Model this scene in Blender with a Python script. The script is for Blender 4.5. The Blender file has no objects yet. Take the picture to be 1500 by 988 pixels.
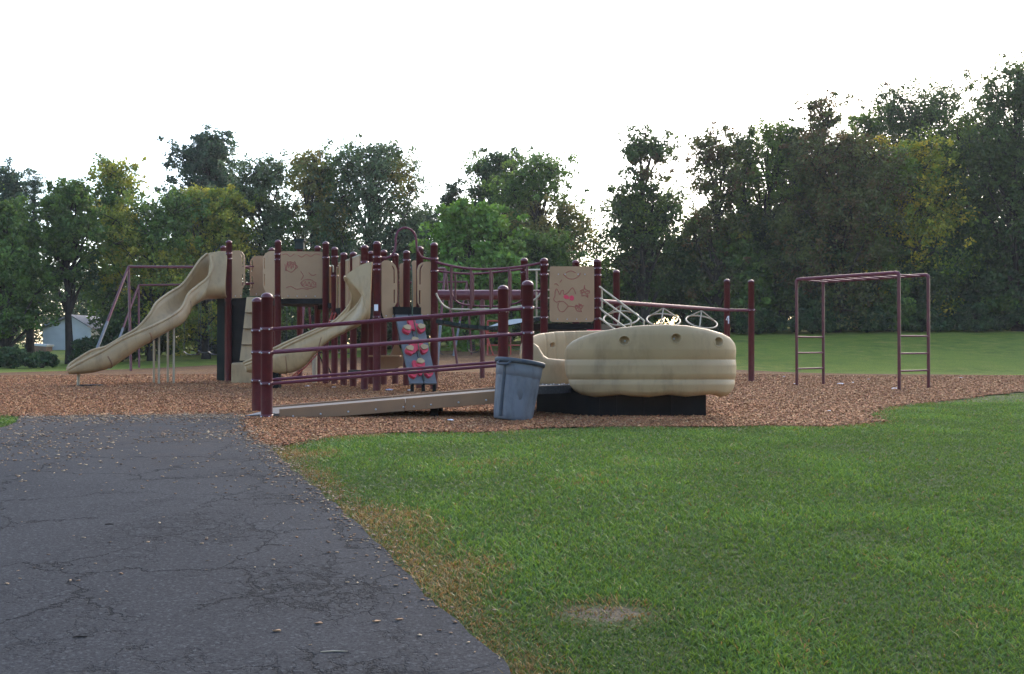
import bpy, math, random
import numpy as np
from mathutils import Vector, Matrix
from mathutils.geometry import delaunay_2d_cdt, tessellate_polygon
S = bpy.context.scene
C = S.collection
R = math.radians
PI = math.pi
F = 1458.3            # focal length of the photograph in its own pixels
EYE, HY = 0.82, 508.0 # eye height above the play area, horizon row
rnd = random.Random(7)
rng = np.random.default_rng(11)

def at(px, py, Y):
    """a pixel of the 1500 px photograph at depth Y -> world point"""
    return Vector(((px-750.0)/F*Y, Y, EYE+(HY-py)/F*Y))

# ---------------------------------------------------------------- terrain
TX = np.array([-80., -25, -14, -8, -2, 4, 10, 20, 80])
TY = np.array([24., 32, 40, 50, 70, 400])
TZ = np.array([
    [0, 0, 0, 0, 0, 0, 0, 0, 0],
    [-.1, -.05, 0, .10, .23, .20, 0, 0, 0],
    [0, 0, 0.02, .20, .46, .62, .85, .95, 1.0],
    [.3, .32, .40, .60, .95, 1.45, 1.8, 1.95, 2.0],
    [.8, .8, .82, 1.0, 1.4, 1.9, 2.3, 2.5, 2.5],
    [2.5, 2.5, 2.5, 2.5, 2.8, 3, 3, 3, 3]])
def terr(x, y):
    x = np.asarray(x, float); y = np.asarray(y, float)
    xi = np.clip(x, TX[0], TX[-1]-1e-6); yi = np.clip(y, TY[0], TY[-1]-1e-6)
    i = np.clip(np.searchsorted(TX, xi, side='right')-1, 0, len(TX)-2)
    j = np.clip(np.searchsorted(TY, yi, side='right')-1, 0, len(TY)-2)
    u = (xi-TX[i])/(TX[i+1]-TX[i]); v = (yi-TY[j])/(TY[j+1]-TY[j])
    u = u*u*(3-2*u)
    far = (TZ[j, i]*(1-u)+TZ[j, i+1]*u)*(1-v)+(TZ[j+1, i]*(1-u)+TZ[j+1, i+1]*u)*v
    near = -0.5*(np.clip(9-y, 0, 12)/9)**1.6
    return far+near
def tz(x, y): return float(terr(x, y))
def gp(px, py):
    """where the sight line through a pixel meets the ground"""
    y = 2.0
    while y < 400:
        x = (px-750)/F*y
        if EYE+(HY-py)/F*y <= tz(x, y): break
        y += .02 if y < 20 else .1
    return x, y

# ---------------------------------------------------------------- materials
def mat(name, col, rough=.6, spec=.5, metal=0, noise=None, bump=None, coat=0, dirt=None, transl=0):
    m = bpy.data.materials.new(name); m.use_nodes = True
    nt = m.node_tree; b = nt.nodes['Principled BSDF']
    b.inputs['Base Color'].default_value = (*col, 1); b.inputs['Roughness'].default_value = rough
    b.inputs['Specular IOR Level'].default_value = spec; b.inputs['Metallic'].default_value = metal
    if coat: b.inputs['Coat Weight'].default_value = coat; b.inputs['Coat Roughness'].default_value = .15
    tc = nt.nodes.new('ShaderNodeTexCoord')
    geo = nt.nodes.new('ShaderNodeNewGeometry')
    last = None
    if noise:  # (scale, colour2, contrast lo, hi)
        n = nt.nodes.new('ShaderNodeTexNoise'); n.inputs['Scale'].default_value = noise[0]; n.inputs['Detail'].default_value = 5
        nt.links.new(geo.outputs['Position'], n.inputs['Vector'])
        r = nt.nodes.new('ShaderNodeMapRange'); r.inputs[1].default_value = noise[2]; r.inputs[2].default_value = noise[3]
        nt.links.new(n.outputs[0], r.inputs[0])
        mx = nt.nodes.new('ShaderNodeMix'); mx.data_type = 'RGBA'
        mx.inputs[6].default_value = (*col, 1); mx.inputs[7].default_value = (*noise[1], 1)
        nt.links.new(r.outputs[0], mx.inputs[0]); nt.links.new(mx.outputs[2], b.inputs['Base Color']); last = mx.outputs[2]
    if dirt:   # (scale, colour, lo, hi)
        n = nt.nodes.new('ShaderNodeTexNoise'); n.inputs['Scale'].default_value = dirt[0]; n.inputs['Detail'].default_value = 8; n.inputs['Roughness'].default_value = .7
        mp = nt.nodes.new('ShaderNodeMapping'); mp.inputs['Scale'].default_value = (1, 1, .35); mp.inputs['Location'].default_value = (3.1, 7.7, 1.3)
        nt.links.new(geo.outputs['Position'], mp.inputs[0]); nt.links.new(mp.outputs[0], n.inputs['Vector'])
        r = nt.nodes.new('ShaderNodeMapRange'); r.inputs[1].default_value = dirt[2]; r.inputs[2].default_value = dirt[3]; r.inputs[4].default_value = .75
        nt.links.new(n.outputs[0], r.inputs[0])
        mx = nt.nodes.new('ShaderNodeMix'); mx.data_type = 'RGBA'
        mx.inputs[6].default_value = (*col, 1); mx.inputs[7].default_value = (*dirt[1], 1)
        if last: nt.links.new(last, mx.inputs[6])
        nt.links.new(r.outputs[0], mx.inputs[0]); nt.links.new(mx.outputs[2], b.inputs['Base Color']); last = mx.outputs[2]
    if bump:   # (scale, strength, distance)
        n = nt.nodes.new('ShaderNodeTexNoise'); n.inputs['Scale'].default_value = bump[0]; n.inputs['Detail'].default_value = 4
        nt.links.new(geo.outputs['Position'], n.inputs['Vector'])
        bp = nt.nodes.new('ShaderNodeBump'); bp.inputs['Strength'].default_value = bump[1]; bp.inputs['Distance'].default_value = bump[2]
        nt.links.new(n.outputs[0], bp.inputs['Height']); nt.links.new(bp.outputs[0], b.inputs['Normal'])
    return m

def attr_mat(name, rough=.6, transl=0.0, spec=.3):
    m = bpy.data.materials.new(name); m.use_nodes = True
    nt = m.node_tree; b = nt.nodes['Principled BSDF']; b.inputs['Roughness'].default_value = rough
    b.inputs['Specular IOR Level'].default_value = spec
    a = nt.nodes.new('ShaderNodeAttribute'); a.attribute_name = 'col'
    nt.links.new(a.outputs['Color'], b.inputs['Base Color'])
    if transl:
        t = nt.nodes.new('ShaderNodeBsdfTranslucent'); mx = nt.nodes.new('ShaderNodeMixShader'); mx.inputs[0].default_value = transl
        hs = nt.nodes.new('ShaderNodeHueSaturation'); hs.inputs['Hue'].default_value = .485; hs.inputs['Saturation'].default_value = 1.1; hs.inputs['Value'].default_value = 1.3
        nt.links.new(a.outputs['Color'], hs.inputs['Color']); nt.links.new(hs.outputs[0], t.inputs['Color'])
        nt.links.new(b.outputs[0], mx.inputs[1]); nt.links.new(t.outputs[0], mx.inputs[2])
        nt.links.new(mx.outputs[0], nt.nodes['Material Output'].inputs['Surface'])
    return m

M = {}
M['post'] = mat('maroon_paint', (.115, .014, .019), .42, .45, noise=(9, (.080, .011, .016), .35, .7), coat=.12, dirt=(14, (.13, .06, .05), .60, .8))
M['rail'] = mat('maroon_rail_paint', (.135, .022, .040), .55, .35, noise=(12, (.10, .018, .032), .35, .7), dirt=(20, (.18, .10, .09), .62, .8))
M['tan'] = mat('tan_plastic', (.45, .305, .155), .52, .4, noise=(1.7, (.37, .245, .12), .35, .65), dirt=(4.5, (.17, .11, .055), .50, .78), bump=(160, .12, .004))
M['panel'] = mat('panel_brown', (.37, .225, .118), .55, .35, noise=(3, (.33, .195, .10), .35, .7), dirt=(9, (.20, .13, .09), .6, .85))
M['tanmetal'] = mat('tan_paint', (.42, .35, .24), .45, .5, dirt=(18, (.2, .15, .1), .6, .8))
M['black'] = mat('black_rubber', (.007, .007, .007), .7, .15, noise=(6, (.013, .012, .011), .4, .7), bump=(60, .3, .003))
M['greenblack'] = mat('dark_green_plastic', (.010, .018, .016), .55, .25, noise=(6, (.016, .026, .022), .4, .7))
M['deck'] = mat('deck_coating', (.03, .03, .033), .5, .35, noise=(40, (.055, .055, .06), .5, .65))
M['rampdeck'] = mat('ramp_tread', (.17, .14, .115), .7, .3, noise=(30, (.13, .11, .09), .4, .7), bump=(90, .4, .003))
M['kerb'] = mat('ramp_side_board', (.32, .18, .095), .6, .3, noise=(4, (.255, .15, .085), .35, .7), dirt=(12, (.17, .11, .07), .56, .8))
M['bolt'] = mat('galvanised_bolt', (.55, .55, .56), .3, .5, metal=.9)
M['steel'] = mat('galvanised_pipe', (.16, .16, .165), .6, .35, metal=.0, noise=(14, (.11, .11, .115), .4, .7))
M['red'] = mat('red_climbing_hold', (.62, .045, .085), .5, .4, noise=(20, (.5, .035, .06), .4, .7))
M['redline'] = mat('red_engraving', (.38, .095, .075), .7, .2, noise=(30, (.33, .10, .08), .4, .7))
M['redpipe'] = mat('red_pipe_paint', (.38, .05, .03), .45, .4, noise=(20, (.28, .05, .035), .4, .7))
M['wall'] = mat('grey_climbing_board', (.135, .14, .15), .6, .3, noise=(12, (.115, .12, .13), .4, .7), bump=(40, .2, .004))
M['can'] = mat('grey_bin_plastic', (.14, .15, .172), .5, .4, noise=(5, (.165, .175, .195), .35, .65), dirt=(9, (.055, .06, .065), .50, .78), bump=(35, .12, .004))
M['canrim'] = mat('dark_bin_rim', (.045, .055, .07), .55, .4, noise=(14, (.07, .08, .09), .4, .7))
M['white'] = mat('white_paper', (.75, .76, .8), .7, .3)
M['bluewhite'] = mat('blue_white_plastic', (.5, .55, .75), .5, .4)
M['rope'] = mat('green_rope', (.09, .12, .08), .9, .1)
M['chain'] = mat('chain_steel', (.06, .06, .065), .7, .3, metal=.0)
M['seat'] = mat('rubber_swing_seat', (.03, .03, .032), .5, .4)
M['deckglare'] = mat('pale_deck_glare', (.62, .66, .68), .25, .6)  # near-white colour that paints sky glare on the bridge deck
M['leaf'] = attr_mat('leaves', .55, .40, .30)
M['grass'] = attr_mat('grass_blades', .55, .30, .28)
M['chips'] = attr_mat('wood_chip_pieces', .8, 0, .15)
M['bark'] = mat('bark', (.042, .034, .028), .9, .1, noise=(5, (.026, .022, .018), .35, .65), bump=(14, .8, .03))
M['siding'] = mat('pale_siding', (.55, .56, .58), .6, .3, noise=(1.5, (.47, .48, .50), .4, .7))
M['roof'] = mat('grey_shingles', (.20, .20, .21), .8, .2, noise=(8, (.15, .15, .16), .4, .7))
M['shedwood'] = mat('brown_shed_wall', (.24, .15, .11), .8, .2, noise=(6, (.18, .11, .08), .4, .7))

# ---------------------------------------------------------------- mesh helpers
class MB:
    def __init__(s): s.v = []; s.f = []; s.sm = []
    def add(s, vs, fs, smooth=False):
        o = len(s.v); s.v += [tuple(v) for v in vs]
        s.f += [tuple(i+o for i in f) for f in fs]; s.sm += [smooth]*len(fs)
        return s
    def box(s, c, d, rz=0, rx=0, ry=0, bev=0):
        m = Matrix.Translation(c) @ Matrix.Rotation(rz, 4, 'Z') @ Matrix.Rotation(ry, 4, 'Y') @ Matrix.Rotation(rx, 4, 'X')
        h = [x/2 for x in d]
        vs = [m @ Vector((sx*h[0], sy*h[1], sz*h[2])) for sx in (-1, 1) for sy in (-1, 1) for sz in (-1, 1)]
        return s.add(vs, [(0, 1, 3, 2), (4, 6, 7, 5), (0, 4, 5, 1), (2, 3, 7, 6), (0, 2, 6, 4), (1, 5, 7, 3)])
    def tube(s, path, r, n=10, cap=True, closed=False):
        P = [Vector(p) for p in path]; k = len(P)
        rs = r if isinstance(r, (list, tuple)) else [r]*k
        vs = []; up = None
        for i, p in enumerate(P):
            if closed: t = P[(i+1) % k]-P[i-1]
            else: t = P[min(i+1, k-1)]-P[max(i-1, 0)]
            if t.length < 1e-9: t = Vector((0, 0, 1))
            t.normalize()
            if up is None:
                up = Vector((0, 0, 1)) if abs(t.z) < .9 else Vector((1, 0, 0))
            a = (up - t*up.dot(t))
            if a.length < 1e-6: a = t.orthogonal()
            a.normalize(); b = t.cross(a); up = a
            for j in range(n):
                an = 2*PI*j/n; vs.append(p+(a*math.cos(an)+b*math.sin(an))*rs[i])
        fs = []
        m = k if closed else k-1
        for i in range(m):
            i2 = (i+1) % k
            for j in range(n):
                fs.append((i*n+j, i*n+(j+1) % n, i2*n+(j+1) % n, i2*n+j))
        s.add(vs, fs, True)
        if cap and not closed:
            s.add(vs[:n], [tuple(range(n-1, -1, -1))]); s.add(vs[-n:], [tuple(range(n))])
        return s
    def lathe(s, prof, c=(0, 0, 0), n=24, mtx=None, smooth=True):
        vs = []
        for (r, z) in prof:
            for j in range(n):
                a = 2*PI*j/n; v = Vector((r*math.cos(a), r*math.sin(a), z))
                if mtx: v = mtx @ v
                vs.append(v+Vector(c))
        fs = [(i*n+j, i*n+(j+1) % n, (i+1)*n+(j+1) % n, (i+1)*n+j) for i in range(len(prof)-1) for j in range(n)]
        return s.add(vs, fs, smooth)
    def grid(s, rows, smooth=True, closed_u=False):
        n = len(rows[0]); vs = [p for r in rows for p in r]
        fs = []
        for i in range(len(rows)-1):
            for j in range(n if closed_u else n-1):
                fs.append((i*n+j, i*n+(j+1) % n, (i+1)*n+(j+1) % n, (i+1)*n+j))
        return s.add(vs, fs, smooth)
    def ball(s, c, r, n=10, sz=1):
        prof = [(max(r*math.sin(PI*i/6), 1e-4), -r*sz*math.cos(PI*i/6)) for i in range(7)]
        return s.lathe(prof, c, n)
    def build(s, name, m, parent=None, sharp=None):
        me = bpy.data.meshes.new(name); me.from_pydata(s.v, [], s.f)
        me.polygons.foreach_set('use_smooth', s.sm); me.materials.append(m); me.update()
        o = bpy.data.objects.new(name, me); C.objects.link(o)
        if parent: o.parent = parent; o.matrix_parent_inverse = Matrix.Identity(4); me.transform(world_inv(parent))
        return o
def world_inv(p):
    m = Matrix.Identity(4)
    while p: m = p.matrix_basis @ m; p = p.parent
    return m.inverted()
def tag(o, label, cat, group=None, kind=None):
    if label: o['label'] = label
    if cat: o['category'] = cat
    if group: o['group'] = group
    if kind: o['kind'] = kind
    return o
def empty(name, loc, label, cat, group=None):
    o = bpy.data.objects.new(name, None); C.objects.link(o); o.location = loc; o.empty_display_size = .2
    return tag(o, label, cat, group)
def bevel(o, w, seg=2, ang=40):
    b = o.modifiers.new('bevel', 'BEVEL'); b.width = w; b.segments = seg; b.limit_method = 'ANGLE'; b.angle_limit = R(ang)
    return o
def lerp(a, b, t): return a+(b-a)*t
def smooth_path(pts, sub=6, closed=False):
    P = [Vector(p) for p in pts]; out = []; k = len(P)
    for i in range(k if closed else k-1):
        if closed: p0, p1, p2, p3 = P[i-1], P[i], P[(i+1) % k], P[(i+2) % k]
        else: p0, p1, p2, p3 = P[max(i-1, 0)], P[i], P[i+1], P[min(i+2, k-1)]
        for j in range(sub):
            t = j/sub
            out.append(.5*((2*p1)+(p2-p0)*t+(2*p0-5*p1+4*p2-p3)*t*t+(3*p1-p0-3*p2+p3)*t**3))
    if not closed: out.append(P[-1])
    return out

def attr_mesh(name, verts, faces, cols, m, k):
    """verts (n,3), faces (m,k) indices, cols (m,3): one big mesh with a colour per face"""
    me = bpy.data.meshes.new(name)
    me.vertices.add(len(verts)); me.vertices.foreach_set('co', verts.astype(np.float32).ravel())
    me.loops.add(faces.size); me.loops.foreach_set('vertex_index', faces.astype(np.int32).ravel())
    me.polygons.add(len(faces)); me.polygons.foreach_set('loop_start', np.arange(0, faces.size, k, dtype=np.int32))
    me.update(calc_edges=True)
    a = me.attributes.new('col', 'FLOAT_COLOR', 'FACE')
    c4 = np.ones((len(faces), 4), np.float32); c4[:, :3] = cols
    a.data.foreach_set('color', c4.ravel())
    me.materials.append(m)
    return me

def plate(mb, A, B, outline, holes=(), th=.022, flip=1):
    """upright plate: outline in (metres along A->B, height z), thickness th"""
    A = Vector((A[0], A[1], 0)); B = Vector((B[0], B[1], 0)); d = (B-A).normalized(); n = Vector((d.y, -d.x, 0))
    loops = [list(outline)]+[list(h) for h in holes]
    def P(u, z, off): return A+d*u+Vector((0, 0, z))+n*off
    tris = tessellate_polygon([[Vector((u, z, 0)) for u, z in l] for l in loops])
    flat = [p for l in loops for p in l]
    for off in (-th/2, th/2):
        mb.add([P(u, z, off) for u, z in flat], [tuple(t) for t in tris])
    for l in loops:
        k = len(l); vs = [P(u, z, -th/2) for u, z in l]+[P(u, z, th/2) for u, z in l]
        mb.add(vs, [(i, (i+1) % k, (i+1) % k+k, i+k) for i in range(k)])
    return mb
def rrect(u0, u1, z0, z1, r=.05, n=4, rs=None):
    rs = rs or (r, r, r, r)   # bl, br, tr, tl
    out = []
    for (cx, cz, a0, rr) in ((u0+rs[0], z0+rs[0], PI, rs[0]), (u1-rs[1], z0+rs[1], 1.5*PI, rs[1]), (u1-rs[2], z1-rs[2], 0, rs[2]), (u0+rs[3], z1-rs[3], .5*PI, rs[3])):
        for i in range(n+1):
            a = a0+.5*PI*i/n; out.append((cx+rr*math.cos(a), cz+rr*math.sin(a)))
    return out

_bm = {}
class Bolts:
    """every bolt head is an object of its own, sharing one small dome mesh per radius"""
    def __init__(s): s.p = []
    def build(s, name, m, parent):
        for x, y, z, r in s.p:
            if (r, m.name) not in _bm:
                b = MB(); b.ball((0, 0, 0), r, 8); me = bpy.data.meshes.new(name); me.from_pydata(b.v, [], b.f); me.polygons.foreach_set('use_smooth', b.sm); me.materials.append(m); _bm[(r, m.name)] = me
            o = bpy.data.objects.new(name, _bm[(r, m.name)]); C.objects.link(o); o.parent = parent
            o.location = world_inv(parent) @ Vector((x, y, z))
# ---------------------------------------------------------------- ground, path, mulch
def inside(poly, x, y):
    r = np.zeros(len(x), bool); n = len(poly); j = n-1
    for i in range(n):
        xi, yi = poly[i]; xj, yj = poly[j]
        if yi != yj:
            c = ((yi > y) != (yj > y)) & (x < (xj-xi)*(y-yi)/(yj-yi)+xi)
            r ^= c
        j = i
    return r
def wobble(pts, step, amp):
    out = []
    n = len(pts)
    for i in range(n):
        a = np.array(pts[i]); b = np.array(pts[(i+1) % n]); L = np.linalg.norm(b-a)
        st = step*max(1, .08*a[1]); k = max(1, int(L/st)); d = (b-a)/max(L, 1e-6); nn = np.array([-d[1], d[0]])
        for j in range(k):
            p = a+(b-a)*j/k
            am = amp*(math.sin(p[0]*5.1+p[1]*3.3)+math.sin(p[0]*11.7-p[1]*8.1)*.6+rnd.uniform(-.7, .7))
            out.append(tuple(p+nn*am))
    return out
# asphalt path
path_poly = [gp(*p) for p in [(738, 987), (698, 942), (636, 891), (573, 822), (518, 765), (480, 730), (435, 694), (405, 668), (384, 648), (369, 628), (366, 607)]]
xr, yr = path_poly[0]
path_poly = [(xr+.62, -3.0), (xr+.33, 0.6)]+path_poly+[(-4.4, 12.2), (-5.9, 12.0)]+[gp(20, 622), gp(-60, 650), gp(-260, 720)]+[(-3.6, 3.0), (-3.6, -3.0)]
path_sm = path_poly[:2]+[tuple(p)[:2] for p in smooth_path([(a, b, 0) for a, b in path_poly[2:13]], 5)]+path_poly[13:]
path_edge = wobble(path_sm, .06, .013)
# mulch bed
front = [gp(*p) for p in [(0, 607), (30, 611), (200, 609), (366, 608), (369, 632), (398, 655), (478, 640), (596, 634), (714, 634), (793, 628), (900, 626), (1060, 626), (1117, 624), (1203, 626), (1285, 619), (1262, 607), (1300, 596), (1390, 587), (1500, 575), (1650, 570)]]
back = [(22, 27.5), (15.3, 27.2), (11, 28.6), (6.5, 30.5), (2.5, 33), (.4, 42), (-3, 43.5), (-8, 42), (-11.5, 39), (-13.2, 34.5), (-16, 29.5), (-21, 24), (-19, 17), (-12, 13.5)]
mulch_poly = front+back
mulch_edge = wobble(mulch_poly, .2, .05)

def moff(y): return .012+.018*np.clip((np.asarray(y, float)-14)/8, 0, 1)
def sheet(name, edge, off, m, step):
    P = np.array(edge); lo = P.min(0); hi = P.max(0)
    pts = [Vector(p) for p in edge]
    ys = []; y = lo[1]+step*.5
    while y < hi[1]: ys.append(y); y += step*max(1, y*.05)
    for y in ys:
        st = step*max(1, y*.05); xs = np.arange(lo[0], hi[0], st)+rnd.random()*st
        ins = inside(edge, xs, np.full(len(xs), y))
        pts += [Vector((x, y)) for x, k in zip(xs, ins) if k]
    n = len(edge)
    v, e, f, *_ = delaunay_2d_cdt(pts, [], [list(range(n))], 1, 1e-4)
    V = np.array([(p[0], p[1]) for p in v]); z = terr(V[:, 0], V[:, 1])+(off(V[:, 1]) if callable(off) else off)
    me = bpy.data.meshes.new(name)
    me.from_pydata([(a, b, c) for (a, b), c in zip(V, z)], [], [tuple(t) for t in f])
    # make all faces point up
    me.update()
    if sum(p.normal.z for p in me.polygons) < 0: me.flip_normals()
    me.polygons.foreach_set('use_smooth', [True]*len(me.polygons))
    me.materials.append(m)
    o = bpy.data.objects.new(name, me); C.objects.link(o); return o

def nodes_mat(name):
    m = bpy.data.materials.new(name); m.use_nodes = True; nt = m.node_tree
    b = nt.nodes['Principled BSDF']
    N = lambda t, **k: (lambda n: ([n.inputs[a].__setattr__('default_value', v) for a, v in k.items()], n)[1])(nt.nodes.new(t))
    L = nt.links.new
    geo = nt.nodes.new('ShaderNodeNewGeometry')
    return m, nt, b, N, L, geo.outputs['Position']
def ramp(nt, L, src, stops):
    r = nt.nodes.new('ShaderNodeValToRGB'); L(src, r.inputs[0]); cr = r.color_ramp
    while len(cr.elements) < len(stops): cr.elements.new(.5)
    for e, (p, c) in zip(cr.elements, stops): e.position = p; e.color = (*c, 1)
    return r.outputs[0]
def noise(nt, L, P, sc, det=4, ro=.55, dist=0, stretch=None):
    n = nt.nodes.new('ShaderNodeTexNoise'); n.inputs['Scale'].default_value = sc; n.inputs['Detail'].default_value = det; n.inputs['Roughness'].default_value = ro; n.inputs['Distortion'].default_value = dist
    if stretch:
        mp = nt.nodes.new('ShaderNodeMapping'); mp.inputs['Scale'].default_value = stretch; L(P, mp.inputs[0]); P = mp.outputs[0]
    L(P, n.inputs['Vector']); return n.outputs[0]
def mix(nt, L, f, a, b, mode='MIX'):
    x = nt.nodes.new('ShaderNodeMix'); x.data_type = 'RGBA'; x.blend_type = mode
    for s, v in ((0, f), (6, a), (7, b)):
        if isinstance(v, (int, float)): x.inputs[s].default_value = v
        elif isinstance(v, tuple): x.inputs[s].default_value = (*v, 1)
        else: L(v, x.inputs[s])
    return x.outputs[2]
def mrange(nt, L, src, a, b, c=0, d=1):
    r = nt.nodes.new('ShaderNodeMapRange'); L(src, r.inputs[0])
    for i, v in enumerate((a, b, c, d)): r.inputs[i+1].default_value = v
    return r.outputs[0]
def vmath(nt, L, op, a, b):
    x = nt.nodes.new('ShaderNodeMath'); x.operation = op
    for s, v in ((0, a), (1, b)):
        if isinstance(v, (int, float)): x.inputs[s].default_value = v
        else: L(v, x.inputs[s])
    return x.outputs[0]

# lawn soil / far turf
m, nt, b, N, L, P = nodes_mat('lawn_turf')
big = noise(nt, L, P, .22, 4); mid = noise(nt, L, P, 1.6, 5, .6); fine = noise(nt, L, P, 26, 5, .7)
c1 = ramp(nt, L, mid, [(.34, (.14, .19, .022)), (.46, (.20, .25, .028)), (.56, (.28, .30, .038)), (.70, (.38, .32, .075))])
c2 = mix(nt, L, mrange(nt, L, big, .42, .66), c1, (.27, .32, .038))
c3 = mix(nt, L, mrange(nt, L, fine, .35, .62, 0, .75), c2, (.060, .085, .026))
# worn bare soil spot in the near lawn
bx_, by0_ = gp(885, 899)
mpb = nt.nodes.new('ShaderNodeMapping'); mpb.vector_type = 'POINT'; mpb.inputs['Location'].default_value = (-bx_/.17, -by0_/.09, 0); mpb.inputs['Scale'].default_value = (1/.17, 1/.09, 0)
L(P, mpb.inputs[0]); ln = nt.nodes.new('ShaderNodeVectorMath'); ln.operation = 'LENGTH'; L(mpb.outputs[0], ln.inputs[0])
dd = vmath(nt, L, 'ADD', ln.outputs['Value'], mrange(nt, L, noise(nt, L, P, 9, 5, .7), .2, .8, -.5, .5))
c3 = mix(nt, L, mrange(nt, L, dd, .7, 1.25, 1, 0), c3, mix(nt, L, noise(nt, L, P, 60, 4, .7), (.10, .082, .055), (.19, .155, .11)))
spl = nt.nodes.new('ShaderNodeSeparateXYZ'); L(P, spl.inputs[0])
soil = mix(nt, L, mrange(nt, L, dd, .7, 1.1, 1, 0), (.065, .090, .026), mix(nt, L, noise(nt, L, P, 60, 4, .7), (.10, .082, .055), (.19, .155, .11)))
c3 = mix(nt, L, mrange(nt, L, spl.outputs[1], 16, 25), soil, c3)   # thatch under the modelled blades, open turf beyond them
L(c3, b.inputs['Base Color']); b.inputs['Roughness'].default_value = .9; b.inputs['Specular IOR Level'].default_value = .15
bp = nt.nodes.new('ShaderNodeBump'); bp.inputs['Strength'].default_value = .9; bp.inputs['Distance'].default_value = .05
L(noise(nt, L, P, 18, 6, .75), bp.inputs['Height']); L(bp.outputs[0], b.inputs['Normal'])
M['lawn'] = m
# asphalt
m, nt, b, N, L, P = nodes_mat('asphalt')
grain = noise(nt, L, P, 75, 5, .8); patch = noise(nt, L, P, 1.1, 5, .6); patch2 = noise(nt, L, P, 5, 6, .7)
c = ramp(nt, L, patch, [(.3, (.037, .037, .039)), (.7, (.054, .054, .056))])
c = mix(nt, L, mrange(nt, L, patch2, .52, .75, 0, .5), c, (.052, .054, .058))
vg = nt.nodes.new('ShaderNodeTexVoronoi'); vg.inputs['Scale'].default_value = 85; L(P, vg.inputs['Vector'])
hs = nt.nodes.new('ShaderNodeSeparateColor'); L(vg.outputs['Color'], hs.inputs[0])
c = mix(nt, L, mrange(nt, L, hs.outputs[0], .78, 1.0, 0, .6), c, (.10, .10, .105))
c = mix(nt, L, mrange(nt, L, grain, .36, .56, .8, 0), c, (.014, .014, .016))
spx = nt.nodes.new('ShaderNodeSeparateXYZ'); L(P, spx.inputs[0])
# cracks: warped cell borders, only where a mask allows
wn = nt.nodes.new('ShaderNodeTexNoise'); wn.inputs['Scale'].default_value = 3.5; wn.inputs['Detail'].default_value = 6; wn.inputs['Roughness'].default_value = .65; L(P, wn.inputs['Vector'])
wv = nt.nodes.new('ShaderNodeVectorMath'); wv.operation = 'MULTIPLY_ADD'; L(wn.outputs['Color'], wv.inputs[0]); wv.inputs[1].default_value = (.55, .55, 0); L(P, wv.inputs[2])
cr = None
for sc, wd, lo, hi in ((1.3, .017, .40, .48), (5.5, .05, .45, .54), (12, .08, .52, .60)):
    v = nt.nodes.new('ShaderNodeTexVoronoi'); v.feature = 'DISTANCE_TO_EDGE'; v.inputs['Scale'].default_value = sc; v.voronoi_dimensions = '2D'
    L(wv.outputs[0], v.inputs['Vector'])
    k = mrange(nt, L, v.outputs['Distance'], 0, wd, 1, 0)
    ms = mrange(nt, L, noise(nt, L, P, .85 if sc < 3 else 1.3, 3), lo, hi)
    # the pieced cracks crowd towards the right half of the path
    k = vmath(nt, L, 'MULTIPLY', k, ms)
    if sc > 3: k = vmath(nt, L, 'MULTIPLY', k, mrange(nt, L, spx.outputs[0], -2.3, -.9, .12, 1))
    cr = k if cr is None else vmath(nt, L, 'MAXIMUM', cr, k)
c = mix(nt, L, vmath(nt, L, 'MULTIPLY', cr, .65), c, (.0035, .0035, .0035))
# mulch dust near the play area
sp = nt.nodes.new('ShaderNodeSeparateXYZ'); L(P, sp.inputs[0])
du = vmath(nt, L, 'MULTIPLY', mrange(nt, L, sp.outputs[1], 6.5, 12, 0, 1), mrange(nt, L, noise(nt, L, P, 4, 6, .7), .42, .65, 0, .8))
c = mix(nt, L, du, c, (.085, .058, .042))
L(c, b.inputs['Base Color']); b.inputs['Roughness'].default_value = .92; b.inputs['Specular IOR Level'].default_value = .12
h = vmath(nt, L, 'SUBTRACT', vmath(nt, L, 'ADD', vmath(nt, L, 'MULTIPLY', noise(nt, L, P, 90, 4, .7), .5), vmath(nt, L, 'MULTIPLY', hs.outputs[1], .25)), vmath(nt, L, 'MULTIPLY', cr, 2.0))
bp = nt.nodes.new('ShaderNodeBump'); bp.inputs['Strength'].default_value = .6; bp.inputs['Distance'].default_value = .012
L(h, bp.inputs['Height']); L(bp.outputs[0], b.inputs['Normal'])
M['asphalt'] = m
# mulch
m, nt, b, N, L, P = nodes_mat('wood_chip_mulch')
mp = nt.nodes.new('ShaderNodeMapping'); mp.inputs['Scale'].default_value = (1, .55, 1); mp.inputs['Rotation'].default_value = (0, 0, .5); L(P, mp.inputs[0])
w = nt.nodes.new('ShaderNodeVectorMath'); w.operation = 'MULTIPLY_ADD'
wn = nt.nodes.new('ShaderNodeTexNoise'); wn.inputs['Scale'].default_value = 9; L(P, wn.inputs['Vector'])
L(wn.outputs['Color'], w.inputs[0]); w.inputs[1].default_value = (.12, .12, 0); L(mp.outputs[0], w.inputs[2])
v = nt.nodes.new('ShaderNodeTexVoronoi'); v.inputs['Scale'].default_value = 38; L(w.outputs[0], v.inputs['Vector'])
s2 = nt.nodes.new('ShaderNodeSeparateColor'); L(v.outputs['Color'], s2.inputs[0])
c = ramp(nt, L, s2.outputs[0], [(0, (.10, .048, .024)), (.35, (.18, .088, .036)), (.7, (.24, .125, .050)), (1, (.31, .18, .078))])
c = mix(nt, L, mrange(nt, L, noise(nt, L, P, .7, 5, .65), .45, .68, 0, .65), c, (.105, .050, .038))
L(c, b.inputs['Base Color']); b.inputs['Roughness'].default_value = .9; b.inputs['Specular IOR Level'].default_value = .15
bp = nt.nodes.new('ShaderNodeBump'); bp.inputs['Strength'].default_value = 1; bp.inputs['Distance'].default_value = .04
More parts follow.
